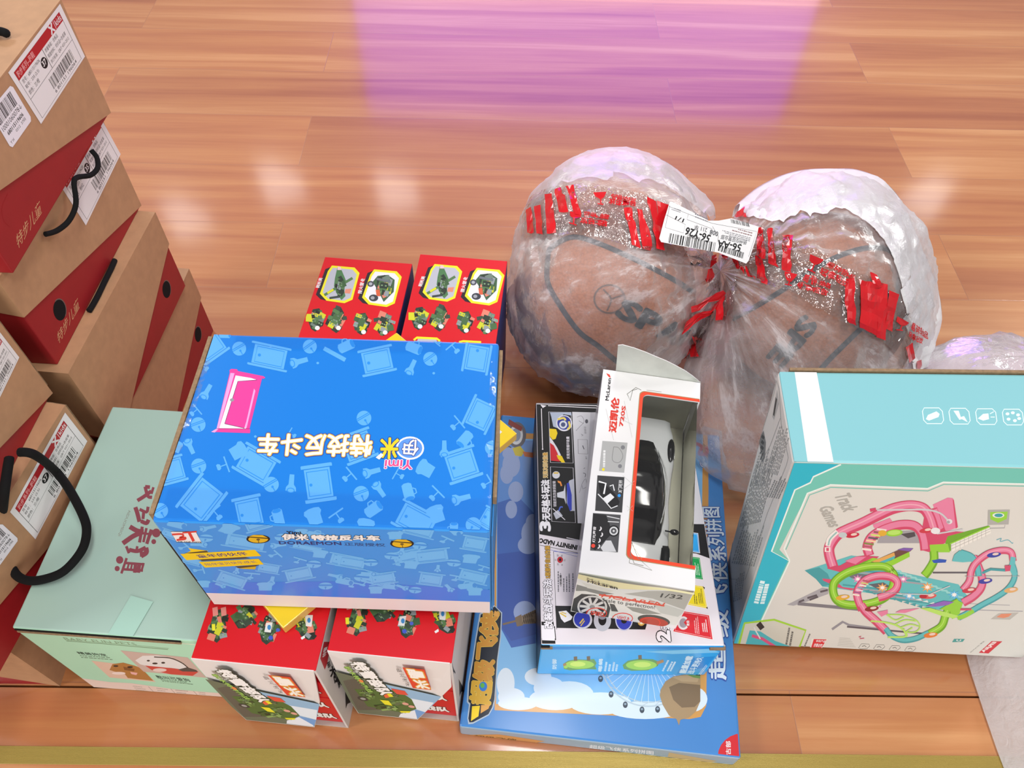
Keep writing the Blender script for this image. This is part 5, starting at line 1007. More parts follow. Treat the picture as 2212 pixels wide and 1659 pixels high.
for q in ((660, 910, 55, M('#d880b8')), (890, 990, 60, M('#e0a05a')), (1310, 985, 65, M('#e0a05a')), (1140, 1068, 60, M('#58b4dc')), (1560, 1055, 65, M('#58b4dc')), (1085, 910, 50, M('#d880b8')), (850, 1155, 40, M('#c060b0'))): star(*q)
# back frame and pink towers
A.poly([(840, 575), (880, 470), (1170, 455), (1300, 500), (1260, 575)], M('#9b9a9e')); A.poly([(1060, 490), (1190, 470), (1200, 510), (1130, 530)], M('#4c4a50'))
A.poly([(1360, 215), (1500, 150), (1545, 155), (1585, 430), (1480, 470), (1400, 330)], P1); A.poly([(1545, 155), (1558, 175), (1595, 425), (1575, 440)], P2); A.poly([(1290, 270), (1400, 240), (1480, 460), (1660, 470), (1640, 520), (1480, 570), (1330, 660), (1260, 640), (1240, 560)], P2); A.poly([(1330, 280), (1400, 250), (1460, 430), (1400, 470)], P1)
A.poly([(1480, 560), (1500, 510), (1880, 410), (1900, 440), (1700, 560), (1500, 660), (1470, 660)], G_); A.poly([(1330, 590), (1500, 580), (1520, 660), (1340, 660)], Gn); A.poly([(1530, 570), (1890, 415), (1905, 480), (1530, 660)], M('#e3e1d8'))
for i in range(9): A.line([(1535+i*40, 568-i*17), (1535+i*40, 655-i*18)], 3, M('#a9a8a2'))
A.line([(1530, 600), (1895, 440)], 3, M('#a9a8a2')); A.line([(1530, 630), (1895, 462)], 3, M('#a9a8a2')); A.line([(1520, 580), (1890, 418)], 12, Gn)
track([(430, 800), (395, 680), (400, 600), (470, 500), (560, 450), (700, 390), (860, 310), (1000, 250), (1150, 225), (1270, 250), (1330, 330), (1370, 450), (1380, 480)], 100, P1, P2, P3)
A.poly([(800, 400), (960, 340), (990, 380), (860, 450), (810, 430)], P1)
track([(770, 690), (750, 610), (790, 520), (900, 450), (1050, 405), (1180, 410), (1250, 470), (1280, 560), (1290, 640)], 90, P1, P2)
for i, c in enumerate(('#e8e0d0', '#b05a6a', '#7c8a4a', '#e8c8a0', '#5c5a60', '#c9d87a', '#8a5a5a', '#e0d8d0')): 
    a = i/7; x, y = 740+140*a**1.5, 640-185*a; A.poly([(x-45, y-5), (x+45, y+8), (x+50, y-10), (x-40, y-22)], M(c))
A.line([(380, 600), (400, 530), (470, 465)], 46, M('#e6e0da'), 4); A.line([(385, 595), (402, 535), (465, 470)], 14, M('#8fb8b4'), 4); A.rect(352, 612, 405, 655, M('#e6e0da')); A.text('1', (372, 645), (385, 645), (372, 620), M('#d04f70'), .05)
A.poly([(370, 810), (500, 780), (640, 700), (720, 690), (860, 700), (800, 740), (640, 800), (500, 845)], P2); A.poly([(540, 740), (640, 700), (740, 700), (640, 770)], P1)
A.poly([(630, 790), (800, 710), (960, 740), (1140, 650), (1145, 700), (950, 800), (700, 800)], Gn); A.poly([(630, 790), (720, 745), (800, 720), (700, 770)], G_); A.poly([(740, 770), (1080, 620), (1180, 622), (1150, 650), (1000, 720), (850, 780)], M('#6a4a42')); A.poly([(790, 745), (1000, 660), (1010, 700), (860, 760)], M('#d8a45a')); A.poly([(860, 750), (1010, 690), (1000, 720), (900, 760)], M('#4ab0b0')); A.poly([(1030, 635), (1090, 618), (1180, 622), (1140, 650)], M('#7c5aa8')); A.poly([(705, 780), (850, 755), (830, 785), (710, 790)], M('#d84a6a'))
A.ell(1000, 478, 80, 32, Gn, -5); A.ell(1000, 475, 60, 22, GL, -5); A.ell(890, 480, 40, 28, M('#d8a83a'))
track([(960, 830), (1000, 880), (980, 1000), (900, 1090), (760, 1140), (580, 1150), (470, 1110), (430, 1020), (450, 930), (560, 850), (720, 800), (880, 790), (960, 820), (975, 870)], 78, Gn, G_, GL)
track([(1370, 650), (1370, 740), (1320, 830), (1280, 880)], 80, Gn, G_); A.poly([(1350, 735), (1420, 722), (1490, 730), (1480, 755), (1370, 760)], M('#2a56b0'))
track([(700, 1200), (660, 1090), (660, 1010), (730, 920), (850, 880), (970, 890), (1030, 940), (1010, 1010), (930, 1060), (850, 1085)], 74, P1, P2, P3); track([(690, 1150), (740, 1220), (830, 1300), (900, 1370), (930, 1400)], 80, P1, P2, P3)
for i in range(7): a = i/6; x, y = 640+95*a, 1060-130*a; A.poly([(x-32, y-3), (x+34, y+8), (x+38, y-6), (x-26, y-17)], M(('#e8e0d0', '#a05a8a', '#e0c8d8', '#7ca0b0', '#e8e0d0', '#c9c87a', '#b05a6a')[i]))
track([(920, 1370), (980, 1440), (1080, 1480), (1200, 1465), (1300, 1420), (1370, 1390)], 52, T1, T2); track([(1330, 1420), (1440, 1350), (1480, 1250), (1520, 1170), (1600, 1120)], 74, Gn, G_, GL); A.poly([(1420, 1190), (1580, 1100), (1640, 1130), (1600, 1260), (1540, 1280), (1520, 1200)], Gn)
track([(1600, 1270), (1700, 1220), (1820, 1150), (1950, 1080), (2050, 1010), (2110, 930), (2125, 850), (2100, 760)], 54, T1, T2); A.line([(1590, 1270), (1660, 1250), (1740, 1200)], 40, Gn, 3)
track([(1640, 1130), (1740, 1070), (1810, 990), (1820, 900), (1780, 780), (1740, 700)], 76, P1, P2); track([(1790, 880), (1770, 780), (1720, 700), (1620, 660)], 60, T1, T2); A.poly([(1540, 740), (1560, 680), (1610, 640), (1740, 690), (1760, 740), (1640, 750)], T1)
track([(1640, 1010), (1700, 930), (1720, 830), (1770, 750), (1880, 670), (2010, 640), (2090, 660), (2110, 740)], 66, P1, P2, P3); A.line([(2110, 700), (2100, 800), (2130, 870)], 50, T1, 4)
for x, y, c in ((1930, 680, '#2f3f9c'), (1850, 925, '#3a3f9c'), (1700, 1012, '#c03a4a'), (790, 1185, '#8a2a32'), (520, 1080, '#d8a83a'), (1340, 1430, '#d87a3a'), (2090, 1010, '#d8a86a'), (610, 500, '#c02a44'), (1300, 455, '#c43a4a'), (1330, 1070, '#d05a5a')): A.ell(x, y, 66, 24, M(c), -8); A.ell(x+15, y-8, 30, 12, M('#e0c8bc'), -8)
A.ell(1270, 1072, 36, 20, M('#b02a3a')); A.ell(520, 498, 40, 26, M('#b9c4c4'))
A.line([(840, 265), (1100, 262), (1300, 262), (1430, 295), (1510, 370)], 17, M('#c4c4c6'), 5); A.ell(1515, 372, 28, 24, M('#d8d8d8')); A.ell(1505, 376, 16, 14, SV); A.line([(775, 268), (830, 258)], 30, P2); A.line([(1400, 485), (1640, 445)], 14, M('#c4c4c6')); A.ell(1385, 458, 44, 30, M('#dfdfdf')); A.line([(1060, 1045), (1330, 1050), (1520, 970)], 9, M('#c9c9cb')); A.line([(800, 1030), (1060, 1040)], 6, SV); A.line([(1660, 880), (2170, 878)], 5, SV)
A.line([(1820, 850), (1900, 815), (2040, 825)], 22, T2); A.poly([(2030, 780), (2090, 775), (2080, 830), (2035, 835)], P2); A.poly([(840, 1215), (940, 1195), (940, 1230), (880, 1260)], P1)
A.line([(780, 1300), (900, 1310), (1020, 1340), (1100, 1400), (1105, 1445), (940, 1450)], 16, GL, 6)
for p in ([(930, 1240), (1080, 1245), (1200, 1290), (1240, 1350), (1200, 1400), (1090, 1405)], [(930, 1240), (1010, 1290), (1090, 1260)], [(1010, 1330), (1100, 1290), (1200, 1300)], [(1060, 1360), (1150, 1330), (1230, 1350)], [(1110, 1400), (1170, 1360)], [(1090, 1370), (1110, 1440)]): A.line(p, 12, GL, 4)
A.poly([(1290, 1160), (1460, 1110), (1560, 1120), (1500, 1150), (1380, 1165)], M('#8a64b4')); A.poly([(1010, 1220), (1060, 1195), (1240, 1180), (1100, 1225)], P1); A.poly([(1240, 1180), (1330, 1175), (1600, 1250), (1560, 1275), (1440, 1250)], GL); A.line([(1615, 1190), (1720, 1190)], 18, P2)
A.poly([(1875, 265), (2080, 262), (2068, 400), (1872, 405)], M('#a7a8a2')); A.poly([(1895, 285), (2060, 280), (2050, 350), (1970, 385), (1898, 352)], Gn); A.ell(1972, 315, 55, 24, M('#e2e4da')); A.ell(1975, 315, 40, 17, M('#3a9aa0')); A.line([(1890, 412), (1895, 435), (2030, 432), (2035, 405)], 4, SV)
A.line([(1955, 545), (2000, 530), (1990, 560), (2060, 545), (2100, 575), (2110, 570)], 7, M('#5fa8b4'), 4)
A.poly([(1900, 1285), (1975, 1230), (2165, 1222), (2080, 1290)], M('#b4b2aa')); A.poly([(1955, 1265), (2000, 1235), (2100, 1232), (2070, 1262), (2020, 1275)], M('#d88a6a')); A.poly([(1540, 1500), (1560, 1468), (1660, 1470), (1640, 1496)], M('#4a9a94')); A.text('U', (1580, 1490), (1620, 1490), (1585, 1475), WHITE, .03)
A.line([(670, 1450), (690, 1440), (680, 1465), (720, 1460)], 7, P2); 
for i, x in enumerate((715, 855, 1000, 1145)): y = 1535+i*8; A.line([(x-48, y+18), (x-20, y-20), (x+50, y-18), (x+58, y), (x+30, y+25), (x-30, y+28)], 4, M('#6f706c'), closed=True); A.line([(x-15, y+4), (x+8, y-4), (x+25, y+8)], 6, M('#6f706c'))
A.poly([(230, 1465), (380, 1470), (320, 1565), (215, 1552)], M('#e0dcd2')); A.poly([(250, 1470), (370, 1474), (318, 1560), (225, 1550)], M('#cf3038')); A.text('专利产品', (265, 1498), (355, 1502), (275, 1478), WHITE, .03); A.text('仿冒必究', (245, 1540), (322, 1546), (258, 1510), WHITE, .03)
A.text('专利号 201720085246.1', (168, 1555), (225, 1408), (182, 1558), M('#6f706c')) if 0 else A.greek((168, 1555), (230, 1408), (150, 1550), 1, M('#6f706c'), 5, .7)
for i in range(6): A.line([(470+i*4, 1530-i*14), (640-i*10, 1545-i*16)], 3, M('#a9a8a0'))
A.poly([(1910, 1490), (2010, 1492), (1880, 1605), (1790, 1598)], M('#c8303a')); A.text('ERJIA', (1965, 1500), (1850, 1592), (1920, 1497), M('#e8dcd8'), .05); A.text('货号: 501A-P128', (1850, 1490), (1720, 1595), (1832, 1490), M('#7a7a76'))
mb.build('box_body', t)
e = MB(); e.box(fr, (.01, dm[1]+.0002, dm[2]-.006), (dm[0]-.004, dm[1]+.003, dm[2]+.0012), KRAFTD); e.build('back_flap_edge', t)
# ------------------------------------------------------------------ basketballs and their bag
class SurfArt(Art):
    """print that follows a curved surface; hit(px, py) gives a point and its outward normal"""
    def __init__(s, mb, hit, base=.0004): super().__init__(mb, None, 0, base); s.hit = hit
    def uv(s, p): return s.map(*p)
    def put(s, uvs, mat):
        ar = sum(uvs[i-1][0]*uvs[i][1]-uvs[i][0]*uvs[i-1][1] for i in range(len(uvs)))
        s.buf.append((uvs if ar < 0 else uvs[::-1], mat))
    def flush(s):
        if not s.buf: return
        us = [u for q, _ in s.buf for u, v in q]; vs = [v for q, _ in s.buf for u, v in q]
        bb = (min(us), max(us), min(vs), max(vs)); lay = 0
        for o, l in s.calls:
            if o[0] < bb[1] and bb[0] < o[1] and o[2] < bb[3] and bb[2] < o[3]: lay = max(lay, l+1)
        s.calls.append((bb, lay)); z = s.base+lay*1e-4
        for q, mat in s.buf:
            P = [s.hit(u, v) for u, v in q]
            if all(P): s.mb.poly([p+n*z for p, n in P], mat)
        s.buf = []
    def patch(s, tl, tr, br, bl, mat, n=6, m=6):
        g = [[s.uv(((tl[0]*(1-i/n)+tr[0]*i/n)*(1-j/m)+(bl[0]*(1-i/n)+br[0]*i/n)*j/m, (tl[1]*(1-i/n)+tr[1]*i/n)*(1-j/m)+(bl[1]*(1-i/n)+br[1]*i/n)*j/m)) for i in range(n+1)] for j in range(m+1)]
        for j in range(m):
            for i in range(n): s.put([g[j][i], g[j][i+1], g[j+1][i+1], g[j+1][i]], mat)
        s.flush()
BR_ = .1205
def leather():
    m, nt, b = nodes_mat('pebbled_brown_leather'); L = nt.links.new
    tc = nd(nt, 'ShaderNodeTexCoord'); v = nd(nt, 'ShaderNodeTexVoronoi', Scale=330.0); L(tc.outputs['Object'], v.inputs['Vector'])
    n = nd(nt, 'ShaderNodeTexNoise', Scale=9.0, Detail=3.0); L(tc.outputs['Object'], n.inputs['Vector'])
    r = ramp(nt, [(.3, '#a5623f'), (.7, '#b87450')]); L(n.outputs['Fac'], r.inputs['Fac'])
    mx = nd(nt, 'ShaderNodeMixRGB', blend_type='MULTIPLY'); mx.inputs['Fac'].default_value = .55
    r2 = ramp(nt, [(.0, 1.0), (.6, .75), (.9, .45)]); L(v.outputs['Distance'], r2.inputs['Fac']); sc = nd(nt, 'ShaderNodeMath', operation='MULTIPLY'); sc.inputs[1].default_value = 1.0
    L(r.outputs['Color'], mx.inputs[1]); L(r2.outputs['Color'], mx.inputs[2]); L(mx.outputs['Color'], b.inputs['Base Color'])
    bp = nd(nt, 'ShaderNodeBump', Strength=.5, Distance=.0008); bp.invert = True; L(v.outputs['Distance'], bp.inputs['Height']); L(bp.outputs['Normal'], b.inputs['Normal']); b.inputs['Roughness'].default_value = .5
    return m
LEA = leather(); SEAM = M('#222a33', .6)
cLb = on_z(1305, 640, .135*S); cLb.z = BR_+.002
cRb = on_z(1757, 655, .135*S); cRb.z = BR_+.002
def sphere_hit(c, R):
    def h(px, py):
        d = ray(px, py); oc = EYE-c; b = oc.dot(d); q = b*b-(oc.dot(oc)-R*R)
        if q < 0: return None
        p = EYE+d*(-b-math.sqrt(q)); return p, (p-c).normalized()
    return h
def basketball(c, label, seams, roll, letters):
    t = thing('basketball', label, 'basketball', V((c.x, c.y, c.z-BR_)), None)
    bm = bmesh.new(); bmesh.ops.create_uvsphere(bm, u_segments=64, v_segments=32, radius=BR_); mb = MB(); mb.bm(bm, LEA, lambda q: c+q, True); mb.build('ball_skin', t)
    H = sphere_hit(c, BR_)
    # recessed black seams, drawn where the photograph shows them and carried on round the back
    mb = MB(); A = SurfArt(mb, H, .0004).view(1037, 281, .8504)
    for pts in seams: A.line(pts, 13, SEAM, 8)
    back = (c-EYE).normalized(); x = back.orthogonal().normalized(); y = back.cross(x)
    for k in range(3):
        q = math.radians(roll+60*k); P = []
        for i in range(25):
            a_ = math.radians(-80+160*i/24); P.append(c+(back*math.cos(a_)+(x*math.cos(q)+y*math.sin(q))*math.sin(a_))*(BR_+.0002))
        mb.tube(P, .0021, SEAM, 6, False)
    mb.build('seam_lines', t)
    mb = MB(); A = SurfArt(mb, H, .0005)
    letters(A); mb.build('ball_lettering', t)
    return t
LT = M('#161c24', .5)
def let_l(A):
    A.view(1050, 300, 550/1304)
    A.line([(632+78*math.cos(i*.3), 820+72*math.sin(i*.3)) for i in range(21)], 9, M('#5d4034'), closed=True); A.line([(600, 770), (640, 820), (620, 880)], 8, M('#5d4034'), 4); A.line([(640, 820), (700, 800)], 8, M('#5d4034'))
    A.view(1037, 281, .8504)
    for i, ch in enumerate('SPAL'):
        x, y = 345+i*51, 471+i*25; A.text(ch, (x, y), (x+42, y+21), (x+26, y-42), LT, .05)
def let_r(A):
    A.view(1037, 281, .8504)
    for i, ch in enumerate('SPE'):
        x, y = 822-i*32, 470+i*36; A.text(ch, (x, y), (x-26, y+30), (x+36, y+28), LT, .05)
basketball(cLb, 'brown basketball under clear film, nearer the red display cartons', [[(172, 332), (180, 300), (235, 272), (300, 288), (400, 332), (500, 385), (560, 425)], [(172, 325), (172, 385), (200, 440), (250, 510), (300, 548), (345, 585), (380, 605)], [(150, 240), (200, 215), (300, 180), (400, 165), (480, 170)]], 20, let_l)
basketball(cRb, 'brown basketball under clear film, behind the turquoise box', [[(640, 480), (700, 448), (760, 412), (820, 372), (900, 325), (980, 300), (1040, 306), (1062, 350), (1062, 430)], [(840, 640), (880, 590), (940, 530), (1000, 470), (1040, 410)]], 35, let_r)

def film(name, op, tint=(.9, .88, .92), fold=.18, rough=.22, scale=9, grz=.55, knot=None, trans=.45, gls=.6, bmp=.3):
    m = bpy.data.materials.new(name); m.use_nodes = True; nt = m.node_tree; nt.nodes.clear(); L = nt.links.new
    tc = nd(nt, 'ShaderNodeTexCoord')
    n = nd(nt, 'ShaderNodeTexNoise', Scale=float(scale), Detail=6.0, Roughness=.62, Distortion=1.2); L(tc.outputs['Object'], n.inputs['Vector'])
    n2 = nd(nt, 'ShaderNodeTexNoise', Scale=float(scale*5), Detail=4.0, Distortion=2.0); L(tc.outputs['Object'], n2.inputs['Vector'])
    h = nd(nt, 'ShaderNodeMath', operation='MULTIPLY_ADD'); h.inputs[1].default_value = .22; L(n2.outputs['Fac'], h.inputs[0]); L(n.outputs['Fac'], h.inputs[2])
    bp = nd(nt, 'ShaderNodeBump', Strength=bmp, Distance=.02); L(h.outputs[0], bp.inputs['Height'])
    df = nd(nt, 'ShaderNodeBsdfDiffuse'); df.inputs['Color'].default_value = (*tint, 1); L(bp.outputs[0], df.inputs['Normal'])
    tl = nd(nt, 'ShaderNodeBsdfTranslucent'); tl.inputs['Color'].default_value = (*tint, 1)
    a = nd(nt, 'ShaderNodeMixShader'); a.inputs[0].default_value = trans; L(df.outputs[0], a.inputs[1]); L(tl.outputs[0], a.inputs[2])
    tr = nd(nt, 'ShaderNodeBsdfTransparent'); tr.inputs[0].default_value = (.97, .965, .975, 1)
    lw = nd(nt, 'ShaderNodeLayerWeight', Blend=.35)
    f1 = nd(nt, 'ShaderNodeMath', operation='MULTIPLY_ADD'); f1.inputs[1].default_value = grz; f1.inputs[2].default_value = op-fold*.5; L(lw.outputs['Facing'], f1.inputs[0])
    f2 = nd(nt, 'ShaderNodeMath', operation='MULTIPLY_ADD'); f2.inputs[1].default_value = fold; L(n.outputs['Fac'], f2.inputs[0]); L(f1.outputs[0], f2.inputs[2]); f2.use_clamp = True
    fac = f2.outputs[0]
    if knot is not None:      # pleats drawn in towards the knot
        sb = nd(nt, 'ShaderNodeVectorMath', operation='SUBTRACT'); sb.inputs[1].default_value = knot; L(tc.outputs['Object'], sb.inputs[0])
        nm = nd(nt, 'ShaderNodeVectorMath', operation='NORMALIZE'); L(sb.outputs[0], nm.inputs[0])
        n4 = nd(nt, 'ShaderNodeTexNoise', Scale=5.5, Detail=5.0, Roughness=.7); L(nm.outputs[0], n4.inputs['Vector'])
        rp = ramp(nt, [(.44, 0.0), (.56, .10), (.64, .42), (.72, .16)]); L(n4.outputs['Fac'], rp.inputs['Fac'])
        f3 = nd(nt, 'ShaderNodeMath', operation='ADD'); f3.use_clamp = True; L(f2.outputs[0], f3.inputs[0]); L(rp.outputs['Color'], f3.inputs[1]); fac = f3.outputs[0]
    b = nd(nt, 'ShaderNodeMixShader'); L(fac, b.inputs[0]); L(tr.outputs[0], b.inputs[1]); L(a.outputs[0], b.inputs[2])
    gl = nd(nt, 'ShaderNodeBsdfGlossy'); gl.inputs['Roughness'].default_value = rough; L(bp.outputs[0], gl.inputs['Normal'])
    fr_ = nd(nt, 'ShaderNodeFresnel'); fr_.inputs['IOR'].default_value = 1.35; L(bp.outputs[0], fr_.inputs['Normal'])
    fm = nd(nt, 'ShaderNodeMath', operation='MULTIPLY'); fm.inputs[1].default_value = gls; L(fr_.outputs[0], fm.inputs[0])
    c = nd(nt, 'ShaderNodeMixShader'); L(fm.outputs[0], c.inputs[0]); L(b.outputs[0], c.inputs[1]); L(gl.outputs[0], c.inputs[2])
    o = nd(nt, 'ShaderNodeOutputMaterial'); L(c.outputs[0], o.inputs[0]); return m
KN = on_z(1556, 585, .19*S)
KL = tuple(KN-V(((cLb.x+cRb.x)/2, (cLb.y+cRb.y)/2, 0)))
FILM = film('thin_milky_film', .12, (.95, .93, .96), .28, .38, 7, .5, KL, .35, .4, .25)
FILMW = film('gathered_white_film', .97, (.98, .97, .99), .2, .5, 12, .15, None, .12, .25, .18)
ZP = .0372*S
def ground(x, y):
    # rests on the puzzle box where it lies over it
    dx, dy = x/S+.044, y/S-.233; c, s_ = math.cos(-.0965), math.sin(-.0965); u, v = c*dx+s_*dy, -s_*dx+c*dy
    return ZP if -.01 < u < .332 and -.01 < v < .452 else .0025
def lobe(c, R0, extras, seed, nu=110, nv=120):
    ax = (KN-c); D = ax.length; ax.normalize(); e1 = ax.orthogonal().normalized(); e2 = ax.cross(e1)
    at = math.acos(min(.98, R0/D)); rows = []
    for i in range(nu+1):
        al = math.pi*(i/nu)**1.15; r_ = []
        for j in range(nv):
            ph = 2*math.pi*j/nv; d = ax*math.cos(al)+(e1*math.cos(ph)+e2*math.sin(ph))*math.sin(al)
            r = R0/max(.2, math.cos(at-al)) if al < at else R0
            r = min(r, D)
            for dv, am, pw in extras: r += am*max(0, d.dot(dv))**pw*min(1, al/.5)
            k = max(0, 1-al/1.7); wv = ph*9+2.2*noise.noise(V((math.cos(ph)*2, math.sin(ph)*2, seed)))*2
            r += .011*abs(math.sin(wv))*k*min(1, al/.25)
            q = d*5+V((seed, 0, 0)); r += .008*abs(noise.noise(q*.8))*min(1, al/.3)+.004*(1-abs(noise.noise(q*1.3)))**4*min(1, al/.3)
            r += .0007*noise.noise(q*4)*min(1, al/.3)
            p = c+d*r; g = ground(p.x, p.y); p.z = max(p.z, g+.0006*(1+noise.noise(p*40))); r_.append(p)
        rows.append(r_)
    return rows
def n3(*a): return V(a).normalized()
rowsL = lobe(cLb, .1235, [(n3(.12, .92, .25), .082, 2), (n3(-.9, .2, .1), .004, 2), (n3(-.3, -.8, -.4), .010, 2)], 3.1)
rowsR = lobe(cRb, .1240, [(n3(.2, .92, .25), .055, 2), (n3(.95, .1, -.05), .026, 2), (n3(-.55, -.80, -.35), .13, 5), (n3(.1, -.9, -.3), .04, 3)], 8.7)
bag = thing('plastic_bag', 'clear plastic bag knotted around two basketballs with red-printed tape and a white waybill', 'plastic bag', V(((cLb.x+cRb.x)/2, (cLb.y+cRb.y)/2, 0)))
mb = MB(); mb.grid(rowsL, FILM, True, True); oL = mb.build('film_lobe', bag)
mb = MB(); mb.grid(rowsR, FILM, True, True); oR = mb.build('film_lobe', bag)
def tree(*rs):
    v, f = [], []
    for rows in rs:
        b, n = len(v), len(rows[0])
        for r in rows: v += r
        for i in range(len(rows)-1):
            for j in range(n): f.append((b+i*n+j, b+i*n+(j+1) % n, b+(i+1)*n+(j+1) % n, b+(i+1)*n+j))
    return BVHTree.FromPolygons([tuple(p) for p in v], f)
BT = tree(rowsL, rowsR)
def bag_hit(px, py, lift=.002):
    d = ray(px, py); loc, nor, _, _ = BT.ray_cast(EYE, d)
    if loc is None: return None
    if nor.dot(d) > 0: nor = -nor
    return V(loc)+nor*lift, nor
# gathered edge of the bag, thick with folded layers
outer = [(1588, 446), (1604, 430), (1640, 402), (1690, 378), (1740, 366), (1800, 364), (1850, 366), (1900, 385), (1938, 420), (1965, 470), (1992, 540), (2015, 590), (2030, 640), (2034, 690), (2020, 745), (2003, 795)]
inner = [(1600, 468), (1645, 474), (1690, 478), (1728, 462), (1762, 470), (1805, 452), (1838, 462), (1880, 490), (1912, 528), (1932, 575), (1942, 620), (1950, 660), (1953, 700), (1962, 740), (1965, 775), (1968, 800)]
FILMG = film('folded_milky_film', .45, (.96, .94, .98), .35, .4, 10, .3, None, .25, .35, .22)
def gathered(outer, inner, zo, lift, seed, name, mat):
    O_, I_ = catmull(outer, 6), catmull(inner, 6); rows = []; n = len(O_)
    last = None
    for i in range(n):
        j_ = 13*noise.noise(V((i*.23, seed, 1)))+7*noise.noise(V((i*.7, seed, 4))); h = bag_hit(I_[i][0]+j_*.6, I_[i][1]+j_, .003); pi = h[0] if h else last; last = pi; po = on_z(*O_[i], zo if not callable(zo) else zo(i/(n-1))); r_ = []
        for j in range(15):
            f = j/14; p = pi*(1-f)+po*f; up = V((0, -.35, .93))
            b = math.sin(math.pi*f)**.7; w_ = noise.noise(V((i*.16, f*2.2, seed)))*.012+noise.noise(V((i*.5, f*4, seed+5)))*.006
            r_.append(p+up*(lift*b+w_*min(1, b*1.4)))
        # tuck under at the outer rim
        for f in (.3, .6): r_.append(po+V((0, .004, -.035*f))+(pi-po)*f*.35)
        rows.append(r_)
    mb = MB(); mb.grid(rows, mat, True); return mb.build(name, bag)
gathered(outer, inner, lambda t: (.14-.05*t)*S, .012, 2.0, 'gathered_edge', FILMW)
# left rim: a loose fold at the back
gathered([(1130, 470), (1150, 432), (1195, 385), (1245, 346), (1310, 336), (1375, 332), (1440, 350), (1500, 400), (1540, 440), (1546, 470)], [(1150, 470), (1175, 425), (1230, 398), (1290, 385), (1340, 385), (1390, 390), (1440, 405), (1490, 440), (1520, 462), (1535, 478)], lambda t: .15*S, .006, 5.0, 'gathered_edge', FILMG)
# packing tape: clear strips and red print
TCL = clear('clear_packing_tape', (.95, .95, .95), .10, .10, .8, 60)
TRED = M('#d0101c', .22, .6)
def strip(top, bot, n=60, m=8, name='packing_tape'):
    mb = MB(); T_, B_ = catmull(top, 8), catmull(bot, 8); rows = []
    for i in range(len(T_)):
        r_ = []
        for j in range(m+1):
            f = j/m; h = bag_hit(T_[i][0]*(1-f)+B_[min(i, len(B_)-1)][0]*f, T_[i][1]*(1-f)+B_[min(i, len(B_)-1)][1]*f, .003); r_.append(h[0] if h else None)
        if all(r_): rows.append(r_)
    mb.grid(rows, TCL, True); return mb
def tape_art(mb): return SurfArt(mb, lambda x, y: bag_hit(x, y, .0036), .0002)
def glass(A, x, y, s_, up):
    # little wine-glass mark
    T = lambda u, v: (x+s_*(u*up[1]+v*up[0]), y+s_*(-u*up[0]+v*up[1]))
    A.poly([T(-.5, 0), T(.5, 0), T(.42, .35), T(.15, .55), T(-.15, .55), T(-.42, .35)], TRED); A.line([T(0, .5), T(0, 1.0)], s_*.12, TRED); A.line([T(-.3, 1.0), T(.3, 1.0)], s_*.1, TRED)
mb = strip([(1132, 470), (1150, 428), (1190, 408), (1240, 400), (1300, 405), (1360, 415), (1420, 430), (1455, 445), (1480, 460)], [(1128, 520), (1145, 515), (1190, 512), (1250, 508), (1310, 520), (1370, 538), (1430, 550), (1465, 552), (1490, 552)])
A = tape_art(mb).view(1050, 300, 550/1304)
for p in ([(265, 345), (298, 342), (290, 488), (265, 486)][:0], ): pass
for q in ([(215, 370), (240, 355), (255, 488), (222, 485)], [(255, 355), (288, 345), (302, 490), (268, 490)], [(310, 290), (345, 285), (362, 490), (320, 490)], [(358, 268), (392, 258), (425, 378), (385, 380)], [(415, 250), (452, 244), (490, 400), (455, 390)],
          [(705, 360), (740, 362), (790, 560), (745, 545)], [(765, 365), (800, 370), (850, 570), (800, 562)], [(820, 300), (860, 330), (905, 580), (868, 575)], [(865, 325), (925, 345), (900, 560), (880, 480)]): A.patch(*q, TRED, 3, 8)
glass(A, 588, 282, 60, (0, 1)); glass(A, 463, 382, 60, (-.2, 1))
A.text('易碎物品', (770, 310), (640, 290), (765, 335), TRED, .03); A.text('轻拿轻放', (765, 330), (630, 315), (760, 358), TRED, .03)
A.text('易碎物品', (640, 395), (510, 382), (635, 420), TRED, .03); A.text('轻拿轻放', (625, 428), (495, 412), (622, 460), TRED, .03)
mb.build('packing_tape', bag)
mb = strip([(1600, 500), (1640, 487), (1690, 508), (1740, 530), (1790, 556), (1840, 585), (1890, 606), (1935, 640), (1965, 690), (1985, 740)], [(1575, 552), (1600, 585), (1660, 618), (1710, 632), (1760, 660), (1810, 690), (1860, 715), (1905, 740), (1935, 770), (1950, 800)])
A = tape_art(mb).view(1500, 330, 580/1436)
for q in ([(345, 400), (370, 402), (385, 560), (330, 560)], [(395, 410), (420, 415), (450, 620), (400, 590)], [(475, 440), (525, 450), (520, 650), (470, 630)], [(215, 575), (240, 590), (272, 645), (240, 625)], [(265, 600), (290, 605), (330, 690), (300, 670)], [(330, 560), (370, 560), (395, 715), (350, 690)],
          [(805, 680), (850, 670), (858, 925), (810, 900)], [(875, 680), (920, 690), (930, 960), (880, 930)], [(920, 690), (960, 700), (975, 980), (925, 955)], [(960, 695), (1025, 710), (1010, 1005), (970, 985)], [(1030, 740), (1080, 760), (1040, 960), (1005, 940)], [(925, 640), (965, 660), (990, 720), (950, 720)]): A.patch(*q, TRED, 3, 8)
glass(A, 655, 560, 75, (-.35, .95)); glass(A, 518, 650, 62, (-.25, .95)); glass(A, 1105, 890, 60, (-.35, .95))
A.text('易碎物品', (700, 608), (845, 690), (715, 582), TRED, .03); A.text('轻拿轻放', (672, 645), (810, 725), (685, 612), TRED, .03)
A.text('易碎物品', (580, 690), (725, 735), (590, 660), TRED, .03); A.text('轻拿轻放', (552, 722), (700, 775), (562, 690), TRED, .03)
